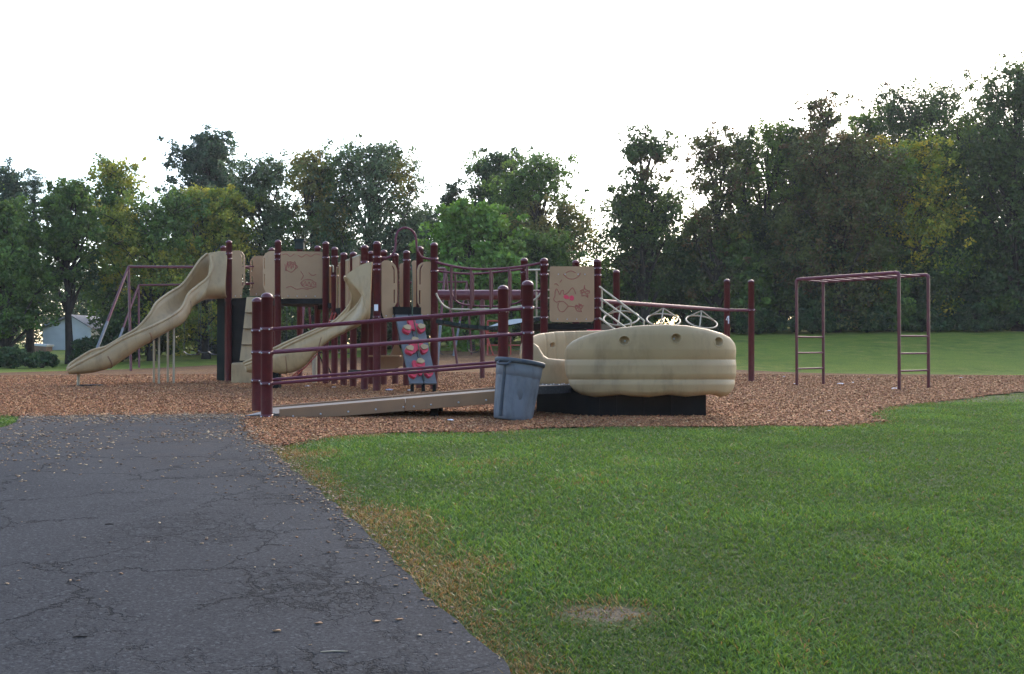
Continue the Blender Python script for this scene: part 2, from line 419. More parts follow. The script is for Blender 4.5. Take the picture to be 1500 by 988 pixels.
L(vmath(nt, L, 'ADD', s2.outputs[1], noise(nt, L, P, 8, 4)), bp.inputs['Height']); L(bp.outputs[0], b.inputs['Normal'])
M['mulch'] = m

gx = np.concatenate([np.linspace(-150, -40, 8), np.linspace(-36, -12, 16), np.arange(-11, 11, .4), np.linspace(11.4, 36, 18), np.linspace(40, 150, 8)])
gy = np.concatenate([np.linspace(-40, -6, 8), np.arange(-4, 12, .25), np.arange(12.3, 60, .8), np.linspace(62, 170, 12)])
X, Y = np.meshgrid(gx, gy); Z = terr(X, Y)
mb = MB(); mb.grid([[(X[i, j], Y[i, j], Z[i, j]) for j in range(len(gx))] for i in range(len(gy))])
tag(mb.build('ground', M['lawn']), None, None, kind='structure')
tag(sheet('path', path_edge, .013, M['asphalt'], .25), None, None, kind='structure')
tag(sheet('mulch_bed', mulch_edge, moff, M['mulch'], .4), None, None, kind='structure')
def gz(x, y, extra=.028): return tz(x, y)+extra

# ---------------------------------------------------------------- wood chips lying loose (geometry)
def vnoise(x, y, s, seed=0):
    """smooth value noise, 0..1"""
    r = np.random.default_rng(seed).random((64, 64))
    x = x*s+100; y = y*s+100; i = np.floor(x).astype(int); j = np.floor(y).astype(int); u = x-i; v = y-j
    u = u*u*(3-2*u); v = v*v*(3-2*v)
    g = lambda a, b: r[a % 64, b % 64]
    return (g(i, j)*(1-u)+g(i+1, j)*u)*(1-v)+(g(i, j+1)*(1-u)+g(i+1, j+1)*u)*v
def dist_to(poly, x, y):
    d = np.full(len(x), 1e9)
    for i in range(len(poly)-1):
        ax, ay = poly[i]; bx, by = poly[i+1]; vx, vy = bx-ax, by-ay; L2 = vx*vx+vy*vy+1e-9
        t = np.clip(((x-ax)*vx+(y-ay)*vy)/L2, 0, 1); d = np.minimum(d, np.hypot(x-ax-t*vx, y-ay-t*vy))
    return d
def chips(name, x, y, z, size, pal, seed, tilt=.35):
    r = np.random.default_rng(seed); n = len(x)
    a = r.random(n)*2*PI; l = size*(.6+1.0*r.random(n)); w = l*(.25+.35*r.random(n)); t = w*.35
    c, s = np.cos(a), np.sin(a); tx = r.normal(0, tilt, n); ty = r.normal(0, tilt*.8, n)
    vs = np.zeros((n, 8, 3))
    k = 0
    for sz in (0, 1):
        for sx, sy in ((-1, -1), (1, -1), (1, 1), (-1, 1)):
            dx = sx*l/2*(1-.25*(sy > 0)); dy = sy*w/2
            vs[:, k, 0] = x+c*dx-s*dy; vs[:, k, 1] = y+s*dx+c*dy; vs[:, k, 2] = z+sz*t+dx*tx+dy*ty+.002
            k += 1
    q = np.array([[4, 5, 6, 7], [0, 1, 5, 4], [1, 2, 6, 5], [2, 3, 7, 6], [3, 0, 4, 7]])
    fs = (np.arange(n)[:, None, None]*8+q[None]).reshape(-1, 4)
    pal = np.array(pal); col = pal[r.integers(0, len(pal), n)]*(.75+.5*r.random((n, 1)))
    me = attr_mesh(name, vs.reshape(-1, 3), fs, np.repeat(col, 5, 0), M['chips'], 4)
    o = bpy.data.objects.new(name, me); C.objects.link(o); return o
PAL = [(.32, .150, .062), (.26, .117, .050), (.34, .17, .074), (.20, .082, .040), (.29, .112, .052), (.40, .24, .12), (.13, .056, .032), (.24, .10, .046)]
n = 340000
yy = 8.3*(27/8.3)**rng.random(n); uu = rng.uniform(-.60, .60, n); xx = uu*yy
k = inside(mulch_edge, xx, yy); q_ = ~k & (yy < 16); k[q_] = dist_to(front, xx[q_], yy[q_]) < np.abs(rng.normal(0, .07, q_.sum())); xx, yy = xx[k], yy[k]
tag(chips('loose_wood_chips', xx, yy, terr(xx, yy)+moff(yy), .013+.00085*yy, PAL, 3), 'loose wood chips covering the play area bed', 'wood chips', kind='stuff')
# chips strayed over the asphalt and the grass border
n = 52000
yy = rng.uniform(1.8, 12.2, n); xx = rng.uniform(-6.2, 1.5, n)
keep = inside(path_edge, xx, yy) & (rng.random(n) < np.clip((yy-1.0)/11, .03, 1)**2.6*np.clip(vnoise(xx, yy, 1.1, 5)*1.8-.45, .06, 1))
xx, yy = xx[keep], yy[keep]
ed = np.array(path_poly[2:12]); ex = []; ey = []
for i in range(900):
    j = int((len(ed)-1)*rnd.random()**.45); t = rnd.random(); p = ed[j]*(1-t)+ed[j+1]*t; ex.append(p[0]+rnd.gauss(-.03, .09)); ey.append(p[1]+rnd.gauss(0, .10))
xx = np.concatenate([xx, ex]); yy = np.concatenate([yy, ey])
tag(chips('strayed_chips', xx, yy, terr(xx, yy)+.013, .0055+.0016*yy, [(.28, .19, .12), (.20, .12, .075), (.38, .29, .19), (.13, .08, .055), (.30, .21, .13)], 4, .12), 'pale wood chips and twigs scattered over the asphalt path', 'wood chips', kind='stuff')

# ---------------------------------------------------------------- grass blades
def blades(name, x, y, h, w, cols, seed, label, lean=.85):
    r = np.random.default_rng(seed); n = len(x); z = terr(x, y)
    a = r.random(n)*2*PI; la = r.random(n)*2*PI; le = h*lean*(.2+1.3*r.random(n))
    c, s = np.cos(a)*w/2, np.sin(a)*w/2
    vs = np.zeros((n, 6, 3))
    for k, (t, ww) in enumerate(((0, 1), (.55, .85), (1, .12))):
        ox = np.cos(la)*le*t*t; oy = np.sin(la)*le*t*t; zz = z+h*t*(1-.15*t)
        vs[:, 2*k, 0] = x+ox-c*ww; vs[:, 2*k, 1] = y+oy-s*ww; vs[:, 2*k, 2] = zz-.004
        vs[:, 2*k+1, 0] = x+ox+c*ww; vs[:, 2*k+1, 1] = y+oy+s*ww; vs[:, 2*k+1, 2] = zz-.004
    q = np.array([[0, 1, 3, 2], [2, 3, 5, 4]])
    fs = (np.arange(n)[:, None, None]*6+q[None]).reshape(-1, 4)
    cc = np.repeat(cols, 2, 0); cc[0::2] *= .8
    me = attr_mesh(name, vs.reshape(-1, 3), fs, cc, M['grass'], 4)
    o = bpy.data.objects.new(name, me); C.objects.link(o)
    return tag(o, label, 'grass', kind='stuff')
pe = np.array(path_edge)
bare = gp(885, 899)
def near_edge(x, y):
    d = np.full(len(x), 9.); m_ = dist_to(path_poly[:13], x, y) < .12
    d[m_] = dist_to(path_edge, x[m_], y[m_]); return d
def grass_field(n, y0, y1, umin, umax, seed):
    r = np.random.default_rng(seed)
    # screen-friendly density: area density ~ Y^-1.6
    t = r.random(n); e = .4
    y = (y0**e+(y1**e-y0**e)*t)**(1/e); x = r.uniform(umin, umax, n)*(y+1.2)
    ip = inside(path_edge, x, y); k = (~ip | (near_edge(x, y) < .045*r.random(n))) & ~inside(mulch_edge, x, y); x, y = x[k], y[k]
    dp = dist_to(path_poly[:13], x, y); dm = dist_to(front, x, y)
    v1 = vnoise(x, y, .55, 1); v2 = vnoise(x, y, 2.2, 2); v3 = vnoise(x, y, 7, 3)
    bd = np.hypot((x-bare[0])/.18, (y-bare[1])/.13)
    dry = np.clip(1.25-dp/(.12+.26*v2*v2+.10*v1+.10*v3), 0, 1)*(.45+.85*v2) + np.clip(.55-dm/.7, 0, 1)*(.4+.8*v2) + np.clip((v1*.5+v2*.35+v3*.35-.85)*2.0, 0, .5) + np.clip(1.6-bd, 0, 1)*.8
    dry = np.clip(dry, 0, 1)
    keep = r.random(len(x)) < np.where(bd+.5*(v3-.5) < 1, .42, np.clip(.45+dp/.10, 0, 1))*np.clip(.3+dm/.15, 0, 1)*(.72+.28*v3)
    x, y, dry, v1, v2, v3 = (q[keep] for q in (x, y, dry, v1, v2, v3)); n = len(x)
    g = np.array([(.078, .155, .026), (.115, .200, .034), (.160, .240, .045), (.070, .135, .036), (.105, .190, .048)])
    d = np.array([(.26, .19, .075), (.22, .135, .05), (.33, .26, .12), (.17, .15, .045), (.28, .16, .06)])
    isd = r.random(n) < dry*.85+.018
    col = np.where(isd[:, None], d[r.integers(0, 5, n)], g[r.integers(0, 5, n)])
    col = col*(.75+.5*r.random((n, 1)))*(.72+.5*v2+.18*v1)[:, None]
    col = col*(1-.35*dry[:, None]*(~isd)[:, None]) + np.array([.10, .10, .02])*.35*(dry*(~isd))[:, None]
    h = (.014+.014*r.random(n))*(.65+.75*v2)*(1-.25*dry)*np.clip(1-.0*y, .6, 1)*np.where(r.random(n) < .03, 1.6, 1)
    w = (.0022+.00085*y)*(.7+.6*r.random(n))
    return x, y, h, w, col
x, y, h, w, col = grass_field(900000, 2.1, 14.5, -.62, .68, 21)
blades('lawn_grass', x, y, h, w, col, 5, 'short green grass of the near lawn with dry brown tufts along the path')
x, y, h, w, col = grass_field(170000, 14, 29, -.62, .68, 22)
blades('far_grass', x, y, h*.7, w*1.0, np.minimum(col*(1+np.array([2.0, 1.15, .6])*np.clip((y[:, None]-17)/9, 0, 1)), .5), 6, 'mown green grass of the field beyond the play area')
# ---------------------------------------------------------------- trees
def leaves(cent, rad, per, size, cols, seed, flat=1.0, narrow=.55, droop=0):
    """clumps of leaf faces: cent (k,3), rad (k,), per leaves each"""
    r = np.random.default_rng(seed); k = len(cent); n = k*per
    d = r.normal(size=(n, 3)); d /= np.linalg.norm(d, axis=1)[:, None]
    rr = r.random(n)**.45
    c = np.repeat(cent, per, 0); R_ = np.repeat(rad, per)
    off = d*(rr*R_)[:, None]; off[:, 2] *= flat
    if droop: off[:, 2] -= droop*np.hypot(off[:, 0], off[:, 1])
    p = c+off
    a = r.normal(size=(n, 3)); a /= np.linalg.norm(a, axis=1)[:, None]
    b = np.cross(a, r.normal(size=(n, 3))); b /= np.linalg.norm(b, axis=1)[:, None]
    s = size*(.6+.8*r.random(n))[:, None]
    vs = np.zeros((n, 4, 3)); vs[:, 0] = p-a*s*.5; vs[:, 1] = p+b*s*narrow*.5; vs[:, 2] = p+a*s*.5; vs[:, 3] = p-b*s*narrow*.5
    vs[:, 1] += a*s*.1; vs[:, 3] += a*s*.1
    col = np.repeat(cols, per, 0)*(.7+.6*r.random((n, 1)))
    return vs, col
PALT = {
 'red': [(0.069, 0.094, 0.034), (0.095, 0.073, 0.036), (0.084, 0.106, 0.038), (0.065, 0.085, 0.032)],
 'green': [(0.082, 0.147, 0.032), (0.066, 0.120, 0.032), (0.106, 0.172, 0.036)],
 'bright': [(0.122, 0.234, 0.041), (0.099, 0.190, 0.036), (0.156, 0.268, 0.052)],
 'yellow': [(0.262, 0.276, 0.044), (0.164, 0.206, 0.036), (0.361, 0.328, 0.052), (0.114, 0.172, 0.032)],
 'grey': [(0.090, 0.135, 0.066), (0.074, 0.112, 0.055), (0.114, 0.158, 0.073)],
 'olive': [(0.164, 0.164, 0.044), (0.132, 0.147, 0.041), (0.214, 0.182, 0.052), (0.106, 0.129, 0.036)],
 'dark': [(0.046, 0.086, 0.032), (0.036, 0.070, 0.026), (0.062, 0.104, 0.036)],
 'needle': [(0.043, 0.079, 0.044), (0.032, 0.063, 0.035), (0.059, 0.097, 0.053)],
 'redx': [(0.066, 0.100, 0.036), (0.140, 0.070, 0.041), (0.082, 0.107, 0.038), (0.106, 0.078, 0.038)],
}
G3 = 'trees of the wood at the right'
def tree(name, label, pxc, pyt, hw, Y, pal, form='broad', low=.16, dens=1.0, seed=1, lean=0, group=None, cat='tree', spread=1.0, leaf=.145, pal2=None, p2=0, deep=None):
    """pxc, pyt: crown centre column and top row in the photograph; hw: half width in its pixels"""
    r = random.Random(seed*77+5); q = np.random.default_rng(seed*13+1)
    top = at(pxc, pyt, Y); bx = top.x; by = Y; bz = tz(bx, by)
    px_wide = group == G3 and pxc > 1000
    H = top.z-bz; W = hw/F*Y*(1.12 if form in ('pine', 'spruce') else 1.2 if form == 'shrub' else (1.55 if px_wide else 1.42)); D = (deep or .8)*W
    t = empty(name, (bx, by, bz-.05), label, cat, group)
    cents = []; rads = []; limb = MB()
    # trunk with a little sway
    n = 9; tr = .018*H+.05
    sw = [r.uniform(-.02, .02)*H for _ in range(4)]
    def trunk(f): return Vector((bx+sw[0]*math.sin(f*3)+sw[1]*f+lean*f*f*H, by+sw[2]*math.sin(f*2.5)+sw[3]*f, bz-.05+f*H))
    topf = .93 if form in ('pine', 'spruce') else .78
    pth = [trunk(topf*i/n) for i in range(n+1)]
    limb.tube(pth, [tr*(1.25 if i == 0 else 1)*(1-.82*i/n) for i in range(n+1)], 8)
    def limb_to(p, f0, r0, sag=.0):
        a = trunk(f0); p = Vector(p); mid = a.lerp(p, .5)+Vector((r.uniform(-.1, .1), r.uniform(-.1, .1), r.uniform(.0, .12)-sag))*(p-a).length
        pts = smooth_path([a, mid, p], 4)
        limb.tube(pts, [r0*(1-.8*i/(len(pts)-1)) for i in range(len(pts))], 5, cap=False)
        return pts
    if form == 'spruce' or form == 'pine':
        L = int(H*(2.0 if form == 'spruce' else 1.15)*1.1)
        for i in range(L):
            f = low+(1-low)*(i+.3)/L
            w = W*(1-((f-low)/(1-low)))**.8 if form == 'spruce' else W*(math.sin(PI*min(1, .16+.84*((1-f)/(1-low))**.75)))**.6*r.uniform(.65, 1.1)
            nb = 6 if form == 'spruce' else 5
            a0 = r.random()*6.28
            for b_ in range(nb):
                a = a0+6.28*b_/nb+r.uniform(-.4, .4); ll = w*r.uniform(.65, 1.05)+.15
                z = bz+f*H*.985; dr = -.18*ll if form == 'spruce' else r.uniform(.0, .3)*ll
                o = trunk(min(f, topf)); e = Vector((o.x+math.cos(a)*ll, o.y+math.sin(a)*ll*.85, z+dr))
                limb_to(e, min(f*.97, topf), .02+.006*H*(1-f)+.01, 0)
                m_ = max(2, int(ll/.42))
                for j in range(m_):
                    s = (j+1)/m_
                    for kk in range(2 if form == 'spruce' else 3):
                        jit = .12+.16*s*(1 if form == 'spruce' else 1.6)
                        cents.append((o.x+(e.x-o.x)*s+r.gauss(0, jit), o.y+(e.y-o.y)*s+r.gauss(0, jit), o.z+(e.z-o.z)*s+r.gauss(0, .07)+(0.08 if form == 'pine' else 0)))
                        rads.append(.20+.12*r.random() if form == 'spruce' else .27+.18*r.random())
        for _ in range(8): cents.append((trunk(.97).x+r.gauss(0, .1), by+r.gauss(0, .1), bz+H*r.uniform(.93, 1.0))); rads.append(.16)
        per = int(26*dens); flat = .45
    else:
        nl = int((26 if form == 'broad' else 20)*(.7+.5*spread)*1.55*max(.8, min(1.9, W*H/24)))
        lobes = []
        for i in range(nl):
            for _ in range(30):
                f = low+(1-low)*r.random()**.72
                g = (f-low)/(1-low)
                if form == 'broad': env = math.sin(PI*(.10+.82*g))**.55
                elif form == 'cone': env = (1-g)**.6*.95+.05
                elif form == 'column': env = .75*math.sin(PI*(.15+.8*g))**.4
                elif form == 'shrub': env = math.sqrt(max(0, 1-g*g))*.95+.05
                else: env = 1
                a = r.random()*2*PI; rr = env*math.sqrt(r.uniform(.05, 1))
                p = (bx+lean*f*f*H+math.cos(a)*rr*W*.86, by+math.sin(a)*rr*D*.86, bz+f*H*.95)
                if all((p[0]-o[0])**2+(p[1]-o[1])**2+(p[2]-o[2])**2 > (.045*H)**2 for o in lobes): break
            lobes.append(p)
        lobes.append((bx+lean*H, by, bz+H*.95))
        lobes.append((bx+lean*H+r.uniform(-.3, .3)*W, by, bz+H*.88))
        lr = .175*min(H, W*2.2)
        for p in lobes:
            f0 = max(.1, min(topf, (p[2]-bz)/H-.18-.1*r.random()))
            pts = limb_to(p, f0, .022*H*(1-f0)*.55+.02)
            R1 = lr*r.uniform(.6, 1.25)
            ns = int(13+6*r.random())
            for j in range(ns):
                v = Vector((r.gauss(0, 1), r.gauss(0, 1), r.gauss(0, .8))).normalized()*R1*r.uniform(.35, 1.1)
                c = Vector(p)+v
                if c.z > bz+H: c.z = bz+H-r.random()*.2
                if c.z < bz+.15: c.z = bz+.15+r.random()*.3
                cents.append(tuple(c)); rads.append(R1*r.uniform(.28, .60))
                if r.random() < .35:
                    limb.tube([p, (Vector(p)+c)/2+Vector((0, 0, .05)), c], [.022, .015, .006], 4, cap=False)
        # wispy outer twigs for an uneven outline
        for p in lobes:
            for _ in range(3):
                a = r.random()*6.28; c = Vector(p)+Vector((math.cos(a)*.9, math.sin(a)*.6, r.uniform(-.1, 1.1)))*lr*r.uniform(1.0, 1.55)
                if c.z < bz+H*1.02 and c.z > bz+.2: cents.append(tuple(c)); rads.append(.16+.12*r.random()); limb.tube([p, c], [.018, .005], 4, cap=False)
        per = int(34*dens); flat = .85
    if group == G3: per = int(per*.82)
    cents = np.array(cents); rads = np.array(rads)
    P_ = np.array(PALT[pal]); cols = P_[q.integers(0, len(P_), len(cents))]
    if pal2:
        P2 = np.array(PALT[pal2]); nz = vnoise(cents[:, 0]+cents[:, 1]*.3, cents[:, 2], .45, seed)
        mk = nz < p2; cols[mk] = P2[q.integers(0, len(P2), mk.sum())]
    cols = cols*(.72+.56*q.random((len(cents), 1)))
    if group == G3: cols = cols*np.array([1.25, 1.1, .9])
    if form in ('pine', 'spruce'): vs, cc = leaves(cents, rads, per, leaf*1.0, cols, seed, flat, .22)
    else: vs, cc = leaves(cents, rads, per, leaf, cols, seed, flat, .62, droop=.15)
    vs = vs.reshape(-1, 3)-np.array([bx, by, bz-.05])
    # keep foliage out of the ground
    me = attr_mesh('crown', vs, np.arange(len(vs)).reshape(-1, 4), cc, M['leaf'], 4)
    o = bpy.data.objects.new('crown', me); C.objects.link(o); o.parent = t
    limb.build('trunk', M['bark'], t)
    return t
pass
G1 = 'trees along the left edge of the field'; G2 = 'trees behind the play structure'; G3 = 'trees of the wood at the right'
TREES = [
 # name, label, px, top, hw, Y, pal, form, kw
 ('spruce_tree', 'dark conifer with a ragged broad top at the far left edge', 12, 240, 30, 50, 'needle', 'cone', dict(low=.30, group=G1, dens=1.2)),
 ('spruce_tree', 'thin pointed spruce spire just right of the far left conifer', 43, 250, 14, 49, 'needle', 'spruce', dict(low=.3, group=G1)),
 ('broadleaf_tree', 'full green tree at the left edge with branches down to the grass', 8, 292, 48, 40.5, 'green', 'broad', dict(low=.20, group=G1, dens=1.15)),
 ('pine_tree', 'slim dark tree with a bare straight trunk in front of the pale house', 103, 262, 30, 42, 'dark', 'broad', dict(low=.46, group=G1, dens=.8, pal2='green', p2=.5)),
 ('broadleaf_tree', 'tall loose tree with a pointed top and yellow leaves left of the swing frame', 168, 236, 46, 46, 'green', 'cone', dict(low=.30, group=G1, pal2='yellow', p2=.55, dens=.85)),
 ('broadleaf_tree', 'round tree with yellow patches behind the left end of the swings', 222, 288, 62, 44.5, 'green', 'broad', dict(low=.12, group=G1, pal2='yellow', p2=.5)),
 ('pine_tree', 'tallest dark pine with layered boughs above the wavy slide', 302, 192, 42, 53, 'needle', 'broad', dict(low=.30, group=G2, leaf=.16, dens=1.3)),
 ('broadleaf_tree', 'yellow green tree directly below the tall pine', 302, 278, 52, 46, 'green', 'broad', dict(low=.10, group=G2, pal2='yellow', p2=.5)),
 ('broadleaf_tree', 'grey green tree right of the tall pine', 388, 232, 52, 48, 'grey', 'broad', dict(low=.12, group=G2, dens=.9)),
 ('broadleaf_tree', 'airy green tree with feathery top above the brown drawing panel', 462, 222, 46, 47, 'green', 'broad', dict(low=.12, group=G2, dens=.85, pal2='olive', p2=.3)),
 ('broadleaf_tree', 'wide airy tree with drooping right side behind the arch rail', 545, 213, 62, 47, 'grey', 'broad', dict(low=.12, group=G2, dens=.9, pal2='olive', p2=.35)),
 ('broadleaf_tree', 'low thin tree in the dip right of the arch rail', 622, 308, 40, 50, 'grey', 'broad', dict(low=.12, group=G2, dens=.6)),
 ('pine_tree', 'small dark tree with thin top left of the middle group', 664, 264, 22, 52, 'dark', 'cone', dict(low=.3, group=G2, dens=.7)),
 ('broadleaf_tree', 'tall dark green tree with a narrow top in the middle group', 728, 220, 42, 53, 'dark', 'broad', dict(low=.15, group=G2, pal2='green', p2=.4, dens=1.1)),
 ('broadleaf_tree', 'big olive brown tree at the right of the middle group', 793, 230, 56, 49, 'olive', 'broad', dict(low=.12, group=G2, pal2='green', p2=.4, dens=.95)),
 ('maple_tree', 'bright green maple in front of the middle group behind the bridge', 690, 300, 56, 43, 'bright', 'broad', dict(low=.10, group=G2, leaf=.21)),
 ('broadleaf_tree', 'low green tree behind the right end of the bridge', 785, 345, 52, 45, 'green', 'broad', dict(low=.08, group=G2, pal2='olive', p2=.4)),
 ('vine_tree', 'lone ragged tree with open branches and sky showing through, left end of the wood', 946, 180, 36, 46, 'dark', 'broad', dict(low=.22, group=G3, dens=.72, pal2='red', p2=.3)),
 ('vine_tree', 'wide sparse tree with open sky between its boughs behind the spinning rings', 935, 285, 62, 47, 'dark', 'broad', dict(low=.15, group=G3, dens=.62, pal2='green', p2=.3)),
 ('vine_tree', 'narrow tree wrapped in reddish vine right of the ragged lone tree', 1048, 188, 40, 46.5, 'red', 'column', dict(low=.1, group=G3, dens=.9)),
 ('broadleaf_tree', 'tree with two pointed tops behind the pair of end posts', 1130, 176, 46, 48, 'dark', 'broad', dict(low=.1, group=G3, pal2='green', p2=.4)),
 ('vine_tree', 'reddish brown tree with a thin spiky top above the ladder frame', 1205, 142, 34, 47.5, 'red', 'broad', dict(low=.1, group=G3)),
 ('broadleaf_tree', 'dense purplish tree directly behind the left end of the ladder frame', 1225, 205, 62, 46, 'red', 'broad', dict(low=.08, group=G3, dens=1.1)),
 ('broadleaf_tree', 'broad tall dark tree with a rounded top behind the ladder frame', 1335, 132, 74, 53, 'dark', 'broad', dict(low=.2, group=G3, pal2='red', p2=.35, dens=1.1)),
 ('broadleaf_tree', 'yellow green tree in front of the tall rounded tree', 1330, 205, 66, 47, 'green', 'broad', dict(low=.1, group=G3, pal2='yellow', p2=.55)),
 ('broadleaf_tree', 'tall dark tree just left of the right edge giant', 1425, 165, 56, 50, 'green', 'broad', dict(low=.12, group=G3, pal2='dark', p2=.5, dens=1.0)),
 ('broadleaf_tree', 'tallest darkest tree cut by the right edge of the view', 1492, 90, 56, 46, 'dark', 'broad', dict(low=.1, group=G3, dens=.95)),
 ('broadleaf_tree', 'green tree filling the dip between the vine wrapped tree and the double pointed one', 1088, 205, 30, 48.5, 'green', 'broad', dict(low=.1, group=G3, pal2='dark', p2=.5)),
 ('broadleaf_tree', 'dark green tree between the double pointed tree and the spiky reddish one', 1168, 190, 28, 49, 'dark', 'broad', dict(low=.1, group=G3, pal2='green', p2=.4)),
 ('broadleaf_tree', 'green tree between the spiky reddish tree and the tall rounded one', 1268, 160, 30, 50, 'green', 'broad', dict(low=.1, group=G3, pal2='dark', p2=.5)),
 ('broadleaf_tree', 'tree outside to the right of the giant at the edge', 1600, 110, 75, 48, 'dark', 'broad', dict(low=.1, group=G3)),
 ('broadleaf_tree', 'green tree outside to the left of the edge conifer', -90, 270, 75, 46, 'green', 'broad', dict(low=.1, group=G1)),
]
for i, (nm, lb, px, py, hw, Y, pal, form, kw) in enumerate(TREES):
    tree(nm, lb, px, py, hw, Y, pal, form, seed=i+3, **kw)
# undergrowth: shrubs standing along the foot of the wood and of the tree lines
SHR = [
 (560, 440, 42, 50, 'dark', 'dark shrub under the airy tree left of the climbing board'), (640, 455, 38, 48, 'green', 'low green shrub seen through the bridge bars at left'),
 (712, 438, 44, 49, 'dark', 'dark shrub seen between the bridge posts'), (790, 440, 44, 49, 'dark', 'dark shrub behind the engraved panel at right'),
 (178, 462, 30, 44, 'dark', 'dark shrub at the foot of the leaning swing leg'), (215, 452, 42, 50, 'dark', 'dark shrub behind the left swing post'),
 (290, 450, 46, 50, 'dark', 'dark shrub below the wavy slide between swing chains'), (375, 445, 48, 50, 'dark', 'dark shrub under the left tower'), (465, 445, 46, 50, 'dark', 'dark shrub behind the chains right of the left tower'),
 (880, 400, 40, 50, 'dark', 'shrub at the left end of the wood beside the sky gap'), (930, 375, 46, 47.5, 'green', 'leafy shrub with pale sumac leaves behind the first ring'),
 (1005, 350, 44, 48, 'dark', 'tall shrub behind the middle ring'), (1075, 345, 46, 47, 'green', 'yellowish shrub behind the left end post'),
 (1140, 330, 48, 48, 'dark', 'dark shrub right of the end posts'), (1215, 330, 50, 47, 'dark', 'dark shrub behind the near left ladder legs'),
 (1295, 350, 50, 46.5, 'dark', 'dark shrub inside the ladder frame opening'), (1370, 345, 50, 47, 'dark', 'dark shrub right of the ladder frame'),
 (1440, 330, 50, 47, 'dark', 'dark shrub under the edge giant'), (1510, 350, 50, 46, 'dark', 'dark shrub at the right edge of the field'),
]
for i, (px, py, hw, Y, pal, lb) in enumerate(SHR):
    tree('shrub', lb, px, py, hw, Y, pal, 'shrub', low=.02, dens=1.25, seed=i+60, cat='shrub', group='shrubs along the foot of the trees', deep=.9, pal2='green' if pal == 'dark' else 'yellow', p2=.25, leaf=.19)
# low dark growth at the grass edge
LOW = [(20, 515, 38, 37, 'low dark bush on the grass at the far left'), (62, 521, 22, 38, 'low dark bush right of the far left bush'), (128, 500, 22, 41, 'low dark bush by the foot of the slide'),
       (1110, 455, 40, 45.5, 'low bush at the field edge right of the end posts'), (1190, 458, 44, 45.5, 'low bush at the field edge behind the left ladder rungs'), (1270, 455, 44, 45.5, 'low bush at the field edge in the middle of the ladder frame'),
       (1350, 455, 44, 45.5, 'low bush at the field edge behind the right ladder rungs'), (1430, 450, 44, 45.5, 'low bush at the field edge right of the ladder frame'), (1500, 445, 44, 45.5, 'low bush at the field edge by the picture edge'),
       (1040, 452, 40, 46, 'low bush at the field edge behind the last ring')]
for i, (px, py, hw, Y, lb) in enumerate(LOW):
    tree('bush', lb, px, py, hw, Y, 'dark', 'shrub', low=.01, dens=1.2, seed=i+90, cat='bush', group='low bushes at the field edge', deep=.5, leaf=.15)
# wood interior standing behind the first row
mbw = []
q = np.random.default_rng(99)
cs = []; 
for px0, px1, n, ylo, hi0, hi1 in ((-150, 20, 200, 58, 4.0, 7.2), (0, 170, 260, 76, 4.0, 7.5), (145, 610, 560, 58, 4.0, 7.2), (610, 850, 220, 58, 4.0, 6.5), (870, 960, 60, 58, 3.0, 4.2), (960, 1700, 700, 58, 3.6, 6.8)):
    for _ in range(n):
        px = q.uniform(px0, px1); Y = q.uniform(ylo, ylo+7); x = (px-750)/F*Y
        zb = tz(x, Y); cs.append((x, Y, zb+q.random()**.8*q.uniform(hi0, hi1)))
cs = np.array(cs); P_ = np.array(PALT['dark']); cc = P_[q.integers(0, 3, len(cs))]*(.6+.5*q.random((len(cs), 1)))
vs, col = leaves(cs, q.uniform(.5, 1.1, len(cs)), 60, .26, cc, 5, .9, .62)
me = attr_mesh('distant_wood', vs.reshape(-1, 3), np.arange(len(vs)*4).reshape(-1, 4), col, M['leaf'], 4)
o = bpy.data.objects.new('distant_wood', me); C.objects.link(o); tag(o, 'dark wood reading as one mass behind the first row of trees', 'wood', kind='stuff')

# unseen wood added behind the camera to block low sky light from there
q = np.random.default_rng(7); n = 1500
cs = np.stack([q.uniform(-42, 42, n), q.uniform(-24, -18, n), q.random(n)**.85*q.uniform(6, 11, n)], 1)
cc = P_[q.integers(0, 3, n)]*(.6+.5*q.random((n, 1)))
vs, col = leaves(cs, q.uniform(.7, 1.4, n), 40, .42, cc, 9, .9, .62)
me = attr_mesh('sky_blocker_wood', vs.reshape(-1, 3), np.arange(len(vs)*4).reshape(-1, 4), col, M['leaf'], 4)
o = bpy.data.objects.new('sky_blocker_wood', me); C.objects.link(o); tag(o, 'unseen wood added behind the camera to block low sky light', 'wood', kind='stuff')

# pale house and brown shed far left
hb = at(98, 508, 62); hz = tz(hb.x, 62)
h = empty('house', (hb.x, 62, hz), 'pale grey windowless building with a low gable roof beyond the trees at far left', 'house')
mb = MB(); w, dp, hh = 3.0, 5, 1.35
mb.box((hb.x, 64.5, hz+hh/2-.1), (w, dp, hh+.2)); 
mb.add([(hb.x-w/2, 62, hz+hh), (hb.x+w/2, 62, hz+hh), (hb.x+.3, 62, hz+hh+.75), (hb.x-w/2, 67, hz+hh), (hb.x+w/2, 67, hz+hh), (hb.x+.3, 67, hz+hh+.75)], [(0, 1, 2), (5, 4, 3)])
for k in range(8): mb.box((hb.x, 61.985, hz+.12+k*.21), (w, .02, .012))
mb.build('wall', M['siding'], h)
mb = MB()
for sx in (-1, 1):
    a = Vector((hb.x+sx*(w/2+.2), 61.7, hz+hh-.07)); b = Vector((hb.x+.3, 61.7, hz+hh+.78)); a2 = a+Vector((0, 5.6, 0)); b2 = b+Vector((0, 5.6, 0)); u = Vector((0, 0, .08))
    mb.add([a, b, b2, a2, a+u, b+u, b2+u, a2+u], [(0, 1, 2, 3), (7, 6, 5, 4), (0, 4, 5, 1), (3, 2, 6, 7), (0, 3, 7, 4), (1, 5, 6, 2)])
mb.build('roof', M['roof'], h)
sb = at(57, 509, 58); sz = tz(sb.x, 58)
